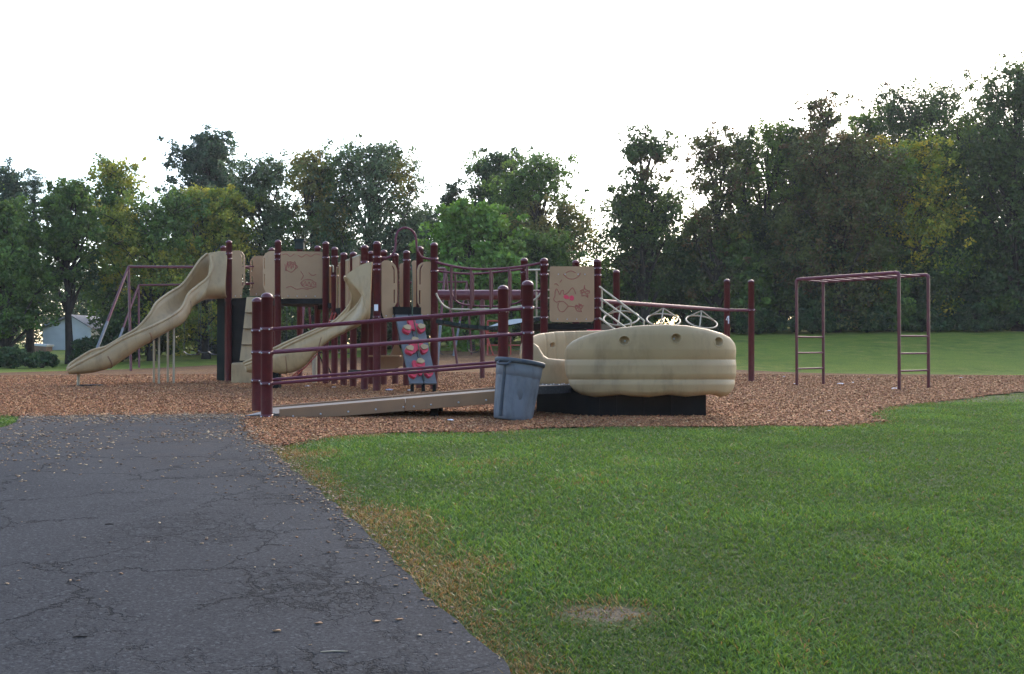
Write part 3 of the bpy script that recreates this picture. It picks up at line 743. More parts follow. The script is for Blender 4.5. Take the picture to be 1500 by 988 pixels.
s_ = empty('shed', (sb.x, 58, sz), 'small brown shed with a pale lid roof left of the grey building', 'shed')
MB().box((sb.x, 58.5, sz+.17), (.75, .8, .34)).build('wall', M['shedwood'], s_)
MB().box((sb.x-.05, 58.5, sz+.40), (.95, 1.0, .12), ry=R(4)).build('roof', M['siding'], s_)
# ---------------------------------------------------------------- shared builders for the equipment
def zz(py, Y): return EYE+(HY-py)/F*Y
def xx_(px, Y): return (px-750)/F*Y
def post_mesh(mb, x, y, z0, z1, r=.066):
    prof = [(r, z0), (r, z1-r*.95), (r*1.06, z1-r*.95), (r*1.06, z1-r*.8)]+[(max(r*1.06*math.cos(a), .001), z1-r*.8+r*.8*math.sin(a)) for a in [PI/2*i/6 for i in range(1, 7)]]
    return mb.lathe(prof, (x, y, 0), 16)
def collar(mb, x, y, z, r=.066, h=.05, bolts=None):
    mb.lathe([(r, z-h/2), (r+.010, z-h/2), (r+.010, z+h/2), (r, z+h/2)], (x, y, 0), 16)
def bolt_at(mb, x, y, z, r=.011): mb.p.append((x, y, z, r))
def add_post(parent, px, pyt, Y, r=.066, cols=(), z0=None, bolts=True):
    x = xx_(px, Y); zt = zz(pyt, Y); g = tz(x, Y)
    mb = MB(); post_mesh(mb, x, Y, (g-.06) if z0 is None else z0, zt, r)
    for c in cols: collar(mb, x, Y, c, r)
    p = mb.build('post', M['post'], parent)
    if cols and bolts:
        b = Bolts()
        for c in cols:
            for a in (-2.2, -1.0): bolt_at(b, x+(r+.012)*math.cos(a), Y+(r+.012)*math.sin(a), c, .010)
        b.build('bolt', M['bolt'], p)
    return p
def bars(name, parent, specs, m, n=8, each=True):
    for path, r in specs: MB().tube(path, r, n).build(name, m, parent)

def interp(tab, x):
    for (a, b), (c, d) in zip(tab, tab[1:]):
        if x <= c: return b+(d-b)*max(0, (x-a))/(c-a)
    return tab[-1][1]
def shell(name, parent, px0, px1, Yref, top, bot, plan, th_f, th_b, bandy, holes, m, NU=200, NV=64, groove=(), bulge=.026):
    """moulded plastic wall: outline tables in photo pixels (converted to metres at Yref), plan(s) gives depth along its length"""
    us = [.5-.5*math.cos(PI*i/NU) for i in range(NU+1)]; us = [.5*u+.5*i/NU for i, u in enumerate(us)]
    x0 = xx_(px0, Yref); x1 = xx_(px1, Yref); rows = []
    yh = lambda a: plan(2*(a-px0)/(px1-px0)-1)
    hol = [(xx_(a, yh(a)), zz(b, yh(a)), c, a) for a, b, c in holes]
    gr = [xx_(g, yh(g)) for g in groove]
    for u in us:
        px = px0+(px1-px0)*u; s = 2*u-1
        y = plan(s); x = xx_(px, y); e = 1e-3; dx = (x1-x0)*.5*2*e; dy = plan(min(1, s+e))-plan(max(-1, s-e))
        nrm = Vector((dy, -dx, 0)).normalized()       # towards the viewer
        zt = zz(interp(top, px), y); zl = zz(interp(bot, px), y)
        endf = (1-abs(s)**14)**.5
        zb = [zz(q_, y) for q_ in bandy]
        row = []
        def prof(v, front):
            z = zl+(zt-zl)*v; rd = (1-abs(2*v-1)**5)**.45
            d = (th_f if front else -th_b)*rd
            if front and rd > 0:
                for a, b in zip(zb, zb[1:]):
                    if b <= z <= a or a <= z <= b:
                        t = (z-min(a, b))/abs(a-b); d += bulge*min(1, math.sin(PI*t)**.6*1.15)*min(1, rd*1.3)
            if (front and th_f >= 0):
                for hx, hz, hr, _a in hol:
                    q = math.hypot(x-hx, z-hz)/hr
                    if q < 1.35: d -= .072*(1-max(0, min(1, (q-.80)/.28)))**1.0-.008*math.exp(-((q-1.2)/.12)**2)
                for g in gr: d -= .012*math.exp(-((x-g)/.012)**2)
            d *= endf if d > 0 else max(endf, .2)
            return Vector((x, y, z))+nrm*d
        for j in range(NV+1): row.append(prof(.5-.5*math.cos(PI*j/NV)*(.55)-.5*.45*(1-2*j/NV), True))
        for j in range(1, 16): row.append(prof(1-j/16, False))
        rows.append(row)
    mb = MB(); mb.grid(rows, True, True)
    n = len(rows[0]); mb.add(rows[0], [tuple(range(n))], True); mb.add(rows[-1], [tuple(range(n-1, -1, -1))], True)
    o = mb.build(name, m, parent)
    bb = Bolts()
    for hx, hz, hr, _a in hol:
        bb.p.append((hx, yh(_a)-th_f-bulge+.085, hz-.004, round(hr*.40, 3)))
    if hol: bb.build('bolt', M['bolt'], o)
    return o

# ---------------------------------------------------------------- access ramp
ramp = empty('access_ramp', (-1.3, 12, 0), 'low brown access ramp with three maroon rails on each side beside the bin', 'ramp')
rz_n = [(1.015, 1.262), (.745, .972), (.392, .628)]; 
NL = (391, 429, 11.4); NR = (773, 411, 11.5); FL = (377, 436, 12.45); FR = (737, 418, 12.65)
add_post(ramp, *NL, cols=[a for a, b in rz_n]+[.02]); add_post(ramp, *NR, cols=[b for a, b in rz_n]+[.36])
add_post(ramp, *FL, cols=[a for a, b in rz_n]); add_post(ramp, *FR, cols=[b for a, b in rz_n])
for L_, R_ in ((NL, NR), (FL, FR)):
    for a, b in rz_n:
        MB().tube([(xx_(L_[0], L_[2]), L_[2]-.02, a), (xx_(R_[0], R_[2]), R_[2]-.02, b)], .0185, 10).build('rail', M['rail'], ramp)
def kerbz(x): return .098+(x+2.74)*.084
for (xa, xb, Y, gap) in ((-2.66, .10, 11.4, -1.22), (-3.0, -.22, 12.5, -1.5)):
    mb = MB()
    for a, b in ((xa, gap-.004), (gap+.004, xb)):
        h = .142
        mb.add([(a, Y-.02, kerbz(a)-h), (b, Y-.02, kerbz(b)-h), (b, Y+.02, kerbz(b)-h), (a, Y+.02, kerbz(a)-h), (a, Y-.02, kerbz(a)), (b, Y-.02, kerbz(b)), (b, Y+.02, kerbz(b)), (a, Y+.02, kerbz(a))],
               [(3, 2, 1, 0), (4, 5, 6, 7), (0, 1, 5, 4), (1, 2, 6, 5), (2, 3, 7, 6), (3, 0, 4, 7)])
    sb_ = bevel(mb.build('side_board', M['kerb'], ramp), .006)
    bb = Bolts()
    x = xa+.16
    while x < xb: bolt_at(bb, x, Y-.022, kerbz(x)-.095, .012); x += .315
    bolt_at(bb, gap+.1, Y-.022, kerbz(gap)-.09, .012)
    bb.build('bolt', M['bolt'], sb_)
mb = MB(); a, b = -2.78, .16
mb.add([(a, 11.42, kerbz(a)-.05), (b, 11.42, kerbz(b)-.05), (b-.32, 12.48, kerbz(b)-.05), (a-.34, 12.48, kerbz(a)-.05)]+[(a, 11.42, kerbz(a)-.08), (b, 11.42, kerbz(b)-.08), (b-.32, 12.48, kerbz(b)-.08), (a-.34, 12.48, kerbz(a)-.08)],
       [(0, 1, 2, 3), (7, 6, 5, 4), (0, 4, 5, 1), (1, 5, 6, 2), (2, 6, 7, 3), (3, 7, 4, 0)])
mb.build('walkway', M['rampdeck'], ramp)
mb = MB()
mb.box((-2.9, 11.95, .035), (.34, .95, .012), ry=R(-5)); mb.build('entry_plate', M['steel'], ramp)
for x in (-1.9, -.9, -.05):
    for y in (11.55, 12.3): MB().box((x, y, kerbz(x)/2-.06), (.09, .07, max(.05, kerbz(x)-.1))).build('joist', M['black'], ramp)

# ---------------------------------------------------------------- boat
boat = empty('play_boat', (1.4, 12.4, 0), 'boat shaped deck with bulging tan plastic walls and three portholes on a black base', 'play boat')
def prism(mb, poly, z0, z1):
    n = len(poly); vs = [(x, y, z0) for x, y in poly]+[(x, y, z1) for x, y in poly]
    mb.add(vs, [tuple(range(n-1, -1, -1)), tuple(range(n, 2*n))]+[(i, (i+1) % n, (i+1) % n+n, i+n) for i in range(n)])
    return mb
X = lambda px, Y: (xx_(px, Y), Y)
mb = MB(); prism(mb, [X(862, 11.55), X(1034, 11.62), X(1012, 13.2), X(800, 13.3), X(786, 12.35)], -.03, .335)
for px in (880, 905, 945, 985): mb.box((xx_(px, 11.55), 11.545, .16), (.03, .02, .32))
mb.build('base', M['black'], boat)
mb = MB(); prism(mb, [(.255, 11.47), (.74, 11.86), (2.2, 12.0), (2.3, 13.2), (.3, 13.3), (-.04, 12.45)], .337, .365)
prism(mb, [(.255, 11.45), (.74, 11.84), (.74, 11.856), (.255, 11.466)], .27, .36)
dk = mb.build('deck', M['deck'], boat)
bb = Bolts()
for i in range(14):
    x = .28+.045*i+rnd.uniform(-.01, .01); bolt_at(bb, x, 11.62+.7*(x-.255)+.12*(i % 3)+rnd.uniform(-.02, .02), .367, .009)
bb.build('stud', M['bolt'], dk)
top = [(829, 520), (831, 511), (835, 505), (842, 499), (852, 494), (866, 489), (885, 484.5), (910, 480), (940, 477), (975, 475.5), (1005, 477), (1035, 482), (1055, 488), (1066, 494), (1072, 501), (1075, 509), (1076, 520)]
bot = [(829, 521), (830, 536), (833, 552), (838, 565), (845, 574), (855, 579), (872, 582), (895, 580), (910, 578.5), (925, 580.5), (950, 582), (978, 578.5), (1005, 581.5), (1030, 579), (1042, 578), (1055, 582), (1064, 579), (1069, 573), (1073, 560), (1075, 540), (1076, 521)]
fr = lambda s: 11.92-.60*(1-min(1, abs(s))**2.4)**.75
sh = shell('front_wall', boat, 829, 1076, 11.4, top, bot, fr, .055, .06, (475, 527, 556, 582), [(915.5, 499.5, .046), (987, 496, .046), (1045, 501, .046)], M['tan'], NU=260, NV=110)
top2 = [(762, 520), (764, 506), (768, 498), (776, 493.5), (790, 489), (815, 486), (850, 485), (900, 484), (960, 485), (1010, 489), (1040, 496), (1050, 508), (1052, 520)]
bot2 = [(762, 521), (763, 540), (768, 558), (776, 566), (900, 567), (1040, 567), (1050, 540), (1052, 521)]
rear = lambda s: 12.55+.95*(1-min(1, abs(s))**2.4)**.75
shell('rear_wall', boat, 762, 1052, 12.9, top2, bot2, rear, .05, .06, (480, 567), [(805.6, 506, .03)], M['tan'], NU=240, NV=60, groove=(797, 811, 826, 842), bulge=.0)
top3 = [(776, 508), (779, 503), (784, 504), (789, 508), (793, 515), (797, 521.5), (803, 525), (812, 526), (830, 527.5), (862, 529), (884, 530), (892, 545)]
bot3 = [(776, 509), (777, 545), (782, 566), (800, 569), (884, 569), (892, 546)]
shell('bench_wall', boat, 776, 892, 12.2, top3, bot3, lambda s: 12.35-.10*(1-min(1, abs(s))**2.4)**.75, .06, .09, (520, 570), [], M['tan'], NU=120, NV=40, bulge=.012)

# ---------------------------------------------------------------- litter bin
bx, by = xx_(750, 10.95), 10.95
can = empty('litter_bin', (bx, by, 0), 'dented grey round plastic bin leaning to the right at the end of the ramp', 'bin')
T = Matrix.Translation((bx+.005, by+.1, .0)) @ Matrix.Rotation(R(7.5), 4, 'Y') @ Matrix.Rotation(R(-5), 4, 'X')
mb = MB(); NA = 96; rows = []
prof = [(0.0, .02, 0), (.10, .0, 0), (.20, .0, 0), (.212, .012, 0), (.216, .05, 0), (.232, .30, 1), (.244, .478, 1), (.248, .488, 0), (.254, .494, 0), (.258, .56, 0), (.262, .63, 0), (.266, .655, 0), (.256, .655, 0), (.248, .56, 0), (.236, .40, 0), (.206, .03, 0), (0.0, .035, 0)]
fine = []
for (r0, z0, k0), (r1, z1, k1) in zip(prof, prof[1:]):
    s = 6 if z1-z0 > .1 else 1
    for i in range(s): t = i/s; fine.append((lerp(r0, r1, t), lerp(z0, z1, t), lerp(k0, k1, t)))
fine.append(prof[-1])
for r_, z_, k_ in fine:
    row = []
    for j in range(NA):
        a = 2*PI*j/NA
        fl = .0045*(math.cos(12*a) > -.55)*(1 if .05 < z_ < .485 and r_ > .21 else 0)
        dent = -.012*math.exp(-((a-4.9)/.35)**2-((z_-.30)/.14)**2)
        row.append(T @ Vector(((max(r_, .0005)+fl+dent*(r_ > .21))*math.cos(a), (max(r_, .0005)+fl+dent*(r_ > .21))*math.sin(a), z_)))
    rows.append(row)
mb.grid(rows, True, True); mb.build('body', M['can'], can)
mb = MB(); mb.lathe([(.266, .625), (.276, .622), (.284, .640), (.285, .662), (.276, .674), (.262, .672), (.258, .655)], (0, 0, 0), 64, T); mb.build('rim', M['canrim'], can)
for a in (-2.25, .9):
    mb = MB(); c, s = math.cos(a), math.sin(a)
    pth = [T @ Vector((.262*c-w*s, .262*s+w*c, z)) for w, z in ((-.07, .625),)]
    P1 = [T @ Vector(((.262+o)*c-w*s, (.262+o)*s+w*c, z)) for w, o, z in ((-.075, .0, .63), (-.07, .04, .60), (-.03, .052, .592), (.03, .052, .592), (.07, .04, .60), (.075, .0, .63))]
    mb.tube(smooth_path(P1, 4), .014, 8)
    mb.tube([T @ Vector((.256*c, .256*s, .60)), T @ Vector((.226*c, .226*s, .03))], .020, 8)
    mb.build('handle', M['canrim'] if a < 0 else M['can'], can)

# ---------------------------------------------------------------- ladder frame
lad = empty('overhead_ladder', (6.9, 19.8, 0), 'free standing maroon overhead ladder frame with two rung ends on the right', 'climbing frame')
A = Vector((xx_(1317, 18.4), 18.4, 0)); B = Vector((xx_(1360, 19.0), 19.0, 0)); Cc = Vector((xx_(1167, 20.3), 20.3, 0)); D = Vector((xx_(1206, 21.0), 21.0, 0))
HT = 2.19
up = lambda v, z: Vector((v.x, v.y, z))
for P_, Q_ in ((A, Cc), (B, D)):
    d = (Q_-P_).normalized()
    MB().tube([up(P_, -.05), up(P_, HT-.05)], .031, 12).build('leg', M['post'], lad)
    MB().tube([up(Q_, -.05), up(Q_, HT-.05)], .031, 12).build('leg', M['post'], lad)
    MB().tube(smooth_path([up(P_, HT-.06), up(P_, HT-.025)+d*.01, up(P_, HT)+d*.06, up(P_, HT)+d*.3, up(Q_, HT)-d*.3, up(Q_, HT)-d*.06, up(Q_, HT-.025)-d*.01, up(Q_, HT-.06)], 5), .034, 12).build('top_rail', M['rail'], lad)
for P_, Q_ in ((A, B), (Cc, D)):
    for z in (1.017, .69, .367): MB().tube([up(P_, z), up(Q_, z)], .017, 8).build('rung', M['rail'], lad)
for i in range(8):
    t = (i+.5)/8; MB().tube([up(A.lerp(Cc, t), HT-.02), up(B.lerp(D, t), HT-.02)], .014, 8).build('overhead_rung', M['rail'], lad)

# ---------------------------------------------------------------- swings
def foot(px, py, Y=None):
    x, y = gp(px, py); return Vector((x, y, tz(x, y)-.05))
def swing(xc, Y, ztop, zs, label, w=.27):
    t = empty('swing', (xc, Y, ztop), label, 'swing', 'swings hanging behind the play structure')
    P = [(xc-w, Y, zs+.10), (xc-w*.75, Y, zs+.03), (xc-w*.35, Y, zs), (xc, Y, zs-.01), (xc+w*.35, Y, zs), (xc+w*.75, Y, zs+.03), (xc+w, Y, zs+.10)]
    P = smooth_path(P, 3); mb = MB()
    mb.grid([[p+Vector((0, dy, dz)) for p in P] for dy, dz in ((-.07, 0), (.07, 0), (.07, .022), (-.07, .022), (-.07, 0))], False)
    mb.build('seat', M['seat'], t)
    for s in (-1, 1): MB().tube([(xc+s*w, Y, zs+.10), (xc+s*(w-.02), Y, ztop)], .007, 5).build('chain', M['chain'], t)
def swingset(label, tl, tr, Y, feetL, feetR, sw, mids=()):
    a = at(tl[0], tl[1], Y); b = at(tr[0], tr[1], Y)
    t = empty('swing_set', ((a.x+b.x)/2, Y, tz((a.x+b.x)/2, Y)), label, 'swing frame', 'swing frames')
    MB().tube([a, b], .045, 12).build('beam', M['post'], t)
    for top_, ft in ((a, feetL), (b, feetR)):
        for i, f in enumerate(ft):
            m_ = top_.lerp(f, .55)
            k = 0 if i == 0 else 1
            o = MB().tube([top_, m_ if k else f], .042, 10).build('leg', M['post'], t)
            if k: MB().tube([top_.lerp(f, .53), f], .046, 10).build('sleeve', M['steel'], o)
    for px, fx in mids:
        mtop = at(px, tl[1]+(tr[1]-tl[1])*(px-tl[0])/(tr[0]-tl[0]), Y)
        for dy in (-1.1, 1.1):
            f = Vector((mtop.x, Y+dy, tz(mtop.x, Y+dy)-.05)); MB().tube([mtop, f], .038, 10).build('leg', M['post'], t)
    for px, py, lb in sw:
        c = at(px, py, Y); zt = a.z+(b.z-a.z)*(c.x-a.x)/(b.x-a.x)-.04
        swing(c.x, Y, zt, c.z, lb)
    return t
swingset('long maroon swing frame nearest behind the play structure', (188, 391), (652, 394), 32, [foot(192, 545), foot(127, 549)], [foot(670, 535), foot(640, 538)],
         [(282, 520, 'first swing from the left on the nearer swing frame'), (318, 520, 'second swing from the left on the nearer swing frame'), (432, 519, 'swing on the nearer frame seen under the brown drawing panel'),
          (505, 519, 'swing on the nearer frame seen behind the second slide'), (572, 519, 'swing on the nearer frame behind the arch rail')], mids=((449, 0),))
swingset('long maroon swing frame farther back with a lower looking beam', (203, 418), (684, 413), 40, [foot(204, 539), foot(158, 541)], [foot(691, 521), foot(664, 523)],
         [(300, 517, 'first swing from the left on the farther swing frame'), (418, 517, 'middle swing on the farther swing frame under the drawing panel'), (655, 521, 'last swing at the right end of the farther swing frame')], mids=((498, 0),))
# thick single beam frame
bs = empty('beam_swing_set', (-.4, 24.4, 0), 'thick maroon beam on round posts behind the hanging bridge', 'swing frame')
zb_ = zz(432.5, 24.4)
MB().tube([(xx_(634, 24.4), 24.4, zb_), (xx_(800, 24.4), 24.4, zb_)], .125, 20).build('beam', M['post'], bs)
for px in (638, 706.5, 796):
    mb = MB(); mb.tube([(xx_(px, 24.4), 24.4, -.05), (xx_(px, 24.4), 24.4, zb_)], .062, 14); mb.build('post', M['post'], bs)
c = at(694, 517, 24.4); swing(c.x, 24.4, zb_, c.z, 'black swing seat hanging left of the thick beam middle post', .15)
c = at(757, 512, 24.4); swing(c.x, 24.4, zb_, c.z, 'black swing seat hanging between the two right ramp posts', .15)
# red pipe climber far behind
Yr = 39.0
rc = empty('pipe_climber', (xx_(738, Yr), Yr, tz(xx_(738, Yr), Yr)), 'small orange red pipe climber far behind the right ramp posts', 'climbing frame')
gzr = tz(xx_(738, Yr), Yr)
for px in (714, 748, 768):
    for dy in (0, .9): MB().tube([(xx_(px, Yr), Yr+dy, gzr-.05), (xx_(px, Yr), Yr+dy, zz(470 if px < 740 else 488, Yr))], .028, 8).build('upright', M['redpipe'], rc)
for y_, a_, b_ in ((470, 714, 730), (488, 714, 748), (506, 714, 768), (521, 713, 768)):
    for dy in (0, .9): MB().tube([(xx_(a_, Yr), Yr+dy, zz(y_, Yr)), (xx_(b_, Yr), Yr+dy, zz(y_, Yr))], .024, 8).build('crossbar', M['redpipe'], rc)
MB().tube([at(709, 478, Yr-.2), at(723, 522, Yr-.2)], .026, 8).build('brace', M['redpipe'], rc)
# ---------------------------------------------------------------- play structure
ps = empty('play_structure', (-2.5, 20, 0), 'large maroon and tan play structure with two slides, drawing panels, bridge and climbing board', 'play structure')
def panel(px0, Y0, px1, Y1, pt, pb, rs=(.05, .05, .05, .05), holes=(), name='panel', bolts=True, m='panel', pts=None, lab=None, th=.022):
    A = Vector((xx_(px0, Y0), Y0, 0)); B = Vector((xx_(px1, Y1), Y1, 0)); L_ = (B-A).length; Ym = (Y0+Y1)/2
    def uz(px, py):
        t = (px-px0)/(px1-px0); return (L_*t, zz(py, lerp(Y0, Y1, t)))
    if pts: ol = [uz(*p) for p in pts]
    else: ol = rrect(0, L_, zz(pb, Ym), zz(pt, Ym), rs=rs)
    hl = [[uz(*p) for p in h] for h in holes]
    mb = MB(); plate(mb, A, B, ol, hl, th)
    o = mb.build(name, M[m], ps)
    if lab: o['label'] = lab
    if bolts:
        d = (B-A).normalized(); n = Vector((d.y, -d.x, 0)); bb = Bolts(); z = min(p[1] for p in ol)+.05
        nb = 4 if L_ > .6 else 2
        for i in range(nb):
            u = L_*((i+.5)/nb*.86+.07); p = A+d*u+n*(th/2+.004); bolt_at(bb, p.x, p.y, z, .012)
        bb.build('bolt', M['bolt'], o)
    return o, A, B, uz
def doodle(o, A, B, uz, lines, fills=(), r=.0075):
    d = (B-A).normalized(); n = Vector((d.y, -d.x, 0)); mb = MB()
    P = lambda px, py: (lambda q: A+d*q[0]+Vector((0, 0, q[1]))+n*.013)(uz(px, py))
    for l in lines:
        mb.tube(smooth_path([P(*p) for p in l], 4) if len(l) > 2 else [P(*p) for p in l], r, 4)
    g = mb.build('engraved_drawing', M['redline'], o)
    if fills:
        mb = MB()
        for f in fills:
            k = len(f); vs = [P(*p)+n*.004 for p in f]+[P(*p)-n*.004 for p in f]
            mb.add(vs, [tuple(range(k)), tuple(range(2*k-1, k-1, -1))]+[(i, (i+1) % k, (i+1) % k+k, i+k) for i in range(k)])
        mb.build('red_shape', M['red'], o)
def deck(pxY, z, th=.11):
    c = Vector((sum(xx_(p, Y) for p, Y in pxY)/len(pxY), sum(Y for p, Y in pxY)/len(pxY), 0))
    mb = MB(); prism(mb, [(xx_(p, Y), Y) for p, Y in pxY], z-th, z); return mb.build('deck', M['black'], ps)

POSTS = [ # px, top row, Y, collar rows
 (335, 352, 22.7, (372, 380)), (327, 360, 23.5, ()), (398, 363, 22.3, ()), (407, 351.5, 21.2, (373, 381, 434)),
 (465, 360, 21.9, ()), (477, 354, 21.1, (378,)), (490, 362, 20.9, (377, 405, 460)), (503.5, 370, 20.3, ()), (517.5, 369, 19.7, ()), (534, 359, 18.5, (385,)),
 (543.5, 368, 21.0, ()), (552, 353.5, 17.9, (377.5, 388, 396, 465)), (562, 366, 20.6, ()), (579, 371, 21.0, ()), (595.5, 367, 20.2, (382,)), (614.8, 361, 18.9, ()),
 (635.7, 355.5, 18.5, (380, 398, 465)), (768, 378, 19.2, (400,)), (797, 378, 18.0, (389, 403, 466)), (843.5, 381, 19.6, ()), (875, 379.5, 18.0, (394, 404, 438, 452, 468)), (903, 395.5, 20.4, ()),
 (1065, 409, 22.5, (455,)), (1100.5, 410, 22.6, (455,)),
]
for px, pt, Y, cs_ in POSTS:
    add_post(ps, px, pt, Y, r=.069, cols=[zz(c, Y) for c in cs_])
# far post with a dark box cap
mb = MB(); post_mesh(mb, xx_(439, 24), 24, 0, zz(357, 24), .07); cp = mb.build('post', M['post'], ps)
mb = MB(); mb.box((xx_(439, 24), 24, zz(359, 24)), (.20, .2, .22)); mb.box((xx_(439, 24), 24, zz(352.5, 24)), (.26, .26, .05)); mb.build('box_cap', M['greenblack'], cp)
# decks
deck([(552, 17.9), (635.7, 18.5), (595.5, 20.2), (517.5, 19.7)], 1.42)
deck([(517.5, 19.7), (579, 21.0), (503, 22.4), (490, 20.9)], 1.62)
deck([(477, 21.1), (490, 20.9), (503, 22.4), (465, 21.9)], 1.74)
deck([(407, 21.2), (477, 21.1), (465, 23.0), (398, 22.3)], 1.84)
deck([(335, 22.7), (398, 22.3), (405, 23.6), (327, 23.8)], 1.88)
deck([(797, 18), (875, 18), (903, 20.4), (843.5, 20.6), (768, 19.2)], 1.24)
MB().box(((xx_(576, 18.05)+xx_(616, 18.3))/2, 18.15, 1.475), (.53, .10, .13), rz=R(31)).build('step_edge', M['black'], ps)
# panels -----------------------------------------------------------
sl = lambda x0, x1, y0, y1: [(x0, y0), (x1, y0), (x1, y1), (x0, y1)]
panel(340, 22.6, 358.5, 22.5, 367, 437, pts=[(340, 437), (340, 367.5), (349, 367), (354, 369), (357.5, 374), (358.5, 380), (358.5, 418), (354.5, 424), (354, 437)], holes=[[(352, 371.5), (355.5, 376), (356, 389), (354.3, 389), (354, 377)], sl(354.3, 356, 402, 419)])
panel(366, 23.2, 400, 23.1, 375, 434, pts=[(366, 434), (366, 383), (369, 378), (374, 375), (400, 375), (400, 434)], holes=[sl(368, 370, 381, 398), sl(368, 370, 405, 423)])
panel(385.5, 21.6, 403.5, 21.2, 368, 437, pts=[(394, 437), (388, 425), (385.5, 418), (385.5, 378), (389, 371.5), (395, 368), (403.5, 367.5), (403.5, 437)], holes=[sl(387, 388.6, 378, 394), sl(387, 388.6, 402, 419)])
for y_ in (390.6, 415.2): MB().tube([at(356, y_, 22.5), at(371, y_, 23.1)], .018, 8).build('guard_rail', M['rail'], ps)
o, A_, B_, uz = panel(411, 21.1, 472.5, 21.2, 368.5, 437.5, rs=(.05, .05, .04, .04), lab='wide brown panel with red scribbled drawings and wavy top line')
zig = lambda x0, y0, w, h, n, ph=0: [(x0+w*i/n+rnd.uniform(-.6, .6), y0+h*(i % 2)*rnd.uniform(.5, 1)+rnd.uniform(-.8, .8)) for i in range(n+1)]
doodle(o, A_, B_, uz, [
    zig(417, 386, 13, 12, 7), [(419, 392), (423, 384), (430, 386), (433, 392), (427, 399), (420, 396), (419, 392)], [(431, 388), (436, 391), (431, 395)], zig(420, 383, 14, 10, 5),
    zig(441, 413, 22, 9, 8), [(440, 415), (447, 410), (457, 411), (463, 418), (455, 423), (444, 420), (440, 415)], [(446, 418), (455, 420), (464, 421)], [(419, 422), (426, 420), (434, 424), (443, 423), (452, 425)],
    [(413, 374), (419, 372), (425, 376), (431, 372)], [(436, 374), (442, 377), (448, 373), (455, 376), (462, 372), (469, 374)], [(440, 398), (444, 404), (441, 410)], [(452, 400), (457, 404), (463, 402)]], r=.0058)
panel(472.5, 21.7, 482, 21.1, 380, 449, pts=[(472.5, 446), (472.5, 385), (475, 382.5), (481, 380), (482, 381), (482, 449), (480, 450)])
panel(483.5, 21.3, 494, 20.8, 388, 459, pts=[(484, 458), (483.5, 392), (487, 388), (490, 389), (494, 392), (494, 459)])
panel(496.5, 20.8, 511, 20.0, 381, 454, pts=[(496.5, 453), (496.5, 387), (499, 385), (510, 381), (511, 383), (511, 453), (509, 455)])
panel(512.5, 19.9, 527, 19.0, 374, 460, pts=[(512.5, 462), (512.5, 381), (515, 379), (526, 374.5), (527, 376), (527, 462)])
for a, b, c, d, Ya, Yb in ((473, 383.5, 482, 379.5, 21.7, 21.1), (496.5, 385.5, 511, 380.5, 20.8, 20.0), (512.5, 379.5, 527, 374, 19.9, 19.0)):
    MB().tube([at(a, b, Ya), at(c, d, Yb)], .017, 8).build('panel_cap', M['tanmetal'], ps)
MB().tube(smooth_path([at(484, 391, 20.7), at(486.5, 389, 20.7), at(488, 392, 20.7), at(488, 399, 20.7)], 4), .014, 6).build('hand_loop', M['tanmetal'], ps)
# panels by the climbing board
panel(558.5, 17.93, 581.5, 18.1, 381, 467, pts=[(560.5, 463), (558.5, 455), (558.5, 385), (563, 381.5), (568, 381.5), (574, 384), (579, 389), (581.5, 396), (581.5, 443), (577, 450), (576, 464), (573, 467), (563, 467)],
      holes=[[(573, 388.5), (575.5, 390), (578, 394), (578.3, 415), (576.2, 415), (576, 396)], sl(576.2, 578.3, 424.5, 444)])
panel(611, 18.32, 632, 18.48, 383, 465, pts=[(616, 462), (615, 450), (611.5, 444), (611, 396), (613, 389), (618, 385), (625, 383.5), (632, 384), (632, 462), (628, 465.5), (620, 465)],
      holes=[[(614, 396), (615.5, 391), (618, 388), (620, 387.5), (616.5, 395), (616, 417), (614, 417)], sl(613.5, 615.8, 425.5, 446)])
panel(585.5, 20.3, 592, 20.25, 386, 450, bolts=False); panel(603.5, 19.5, 610, 19.4, 382, 450, bolts=False)
arch = [(555, 377), (562, 378), (568, 377.5), (574, 374), (578, 367), (579.5, 358), (579.7, 348), (583, 339), (589, 334.5), (595, 334), (602, 337), (607.5, 343), (609.5, 352), (610.3, 362), (613, 370), (618, 376.5), (625, 379), (633, 379.5)]
MB().tube(smooth_path([at(a, b, lerp(17.95, 18.45, (a-555)/78)) for a, b in arch], 4), .021, 10).build('arch_rail', M['rail'], ps)
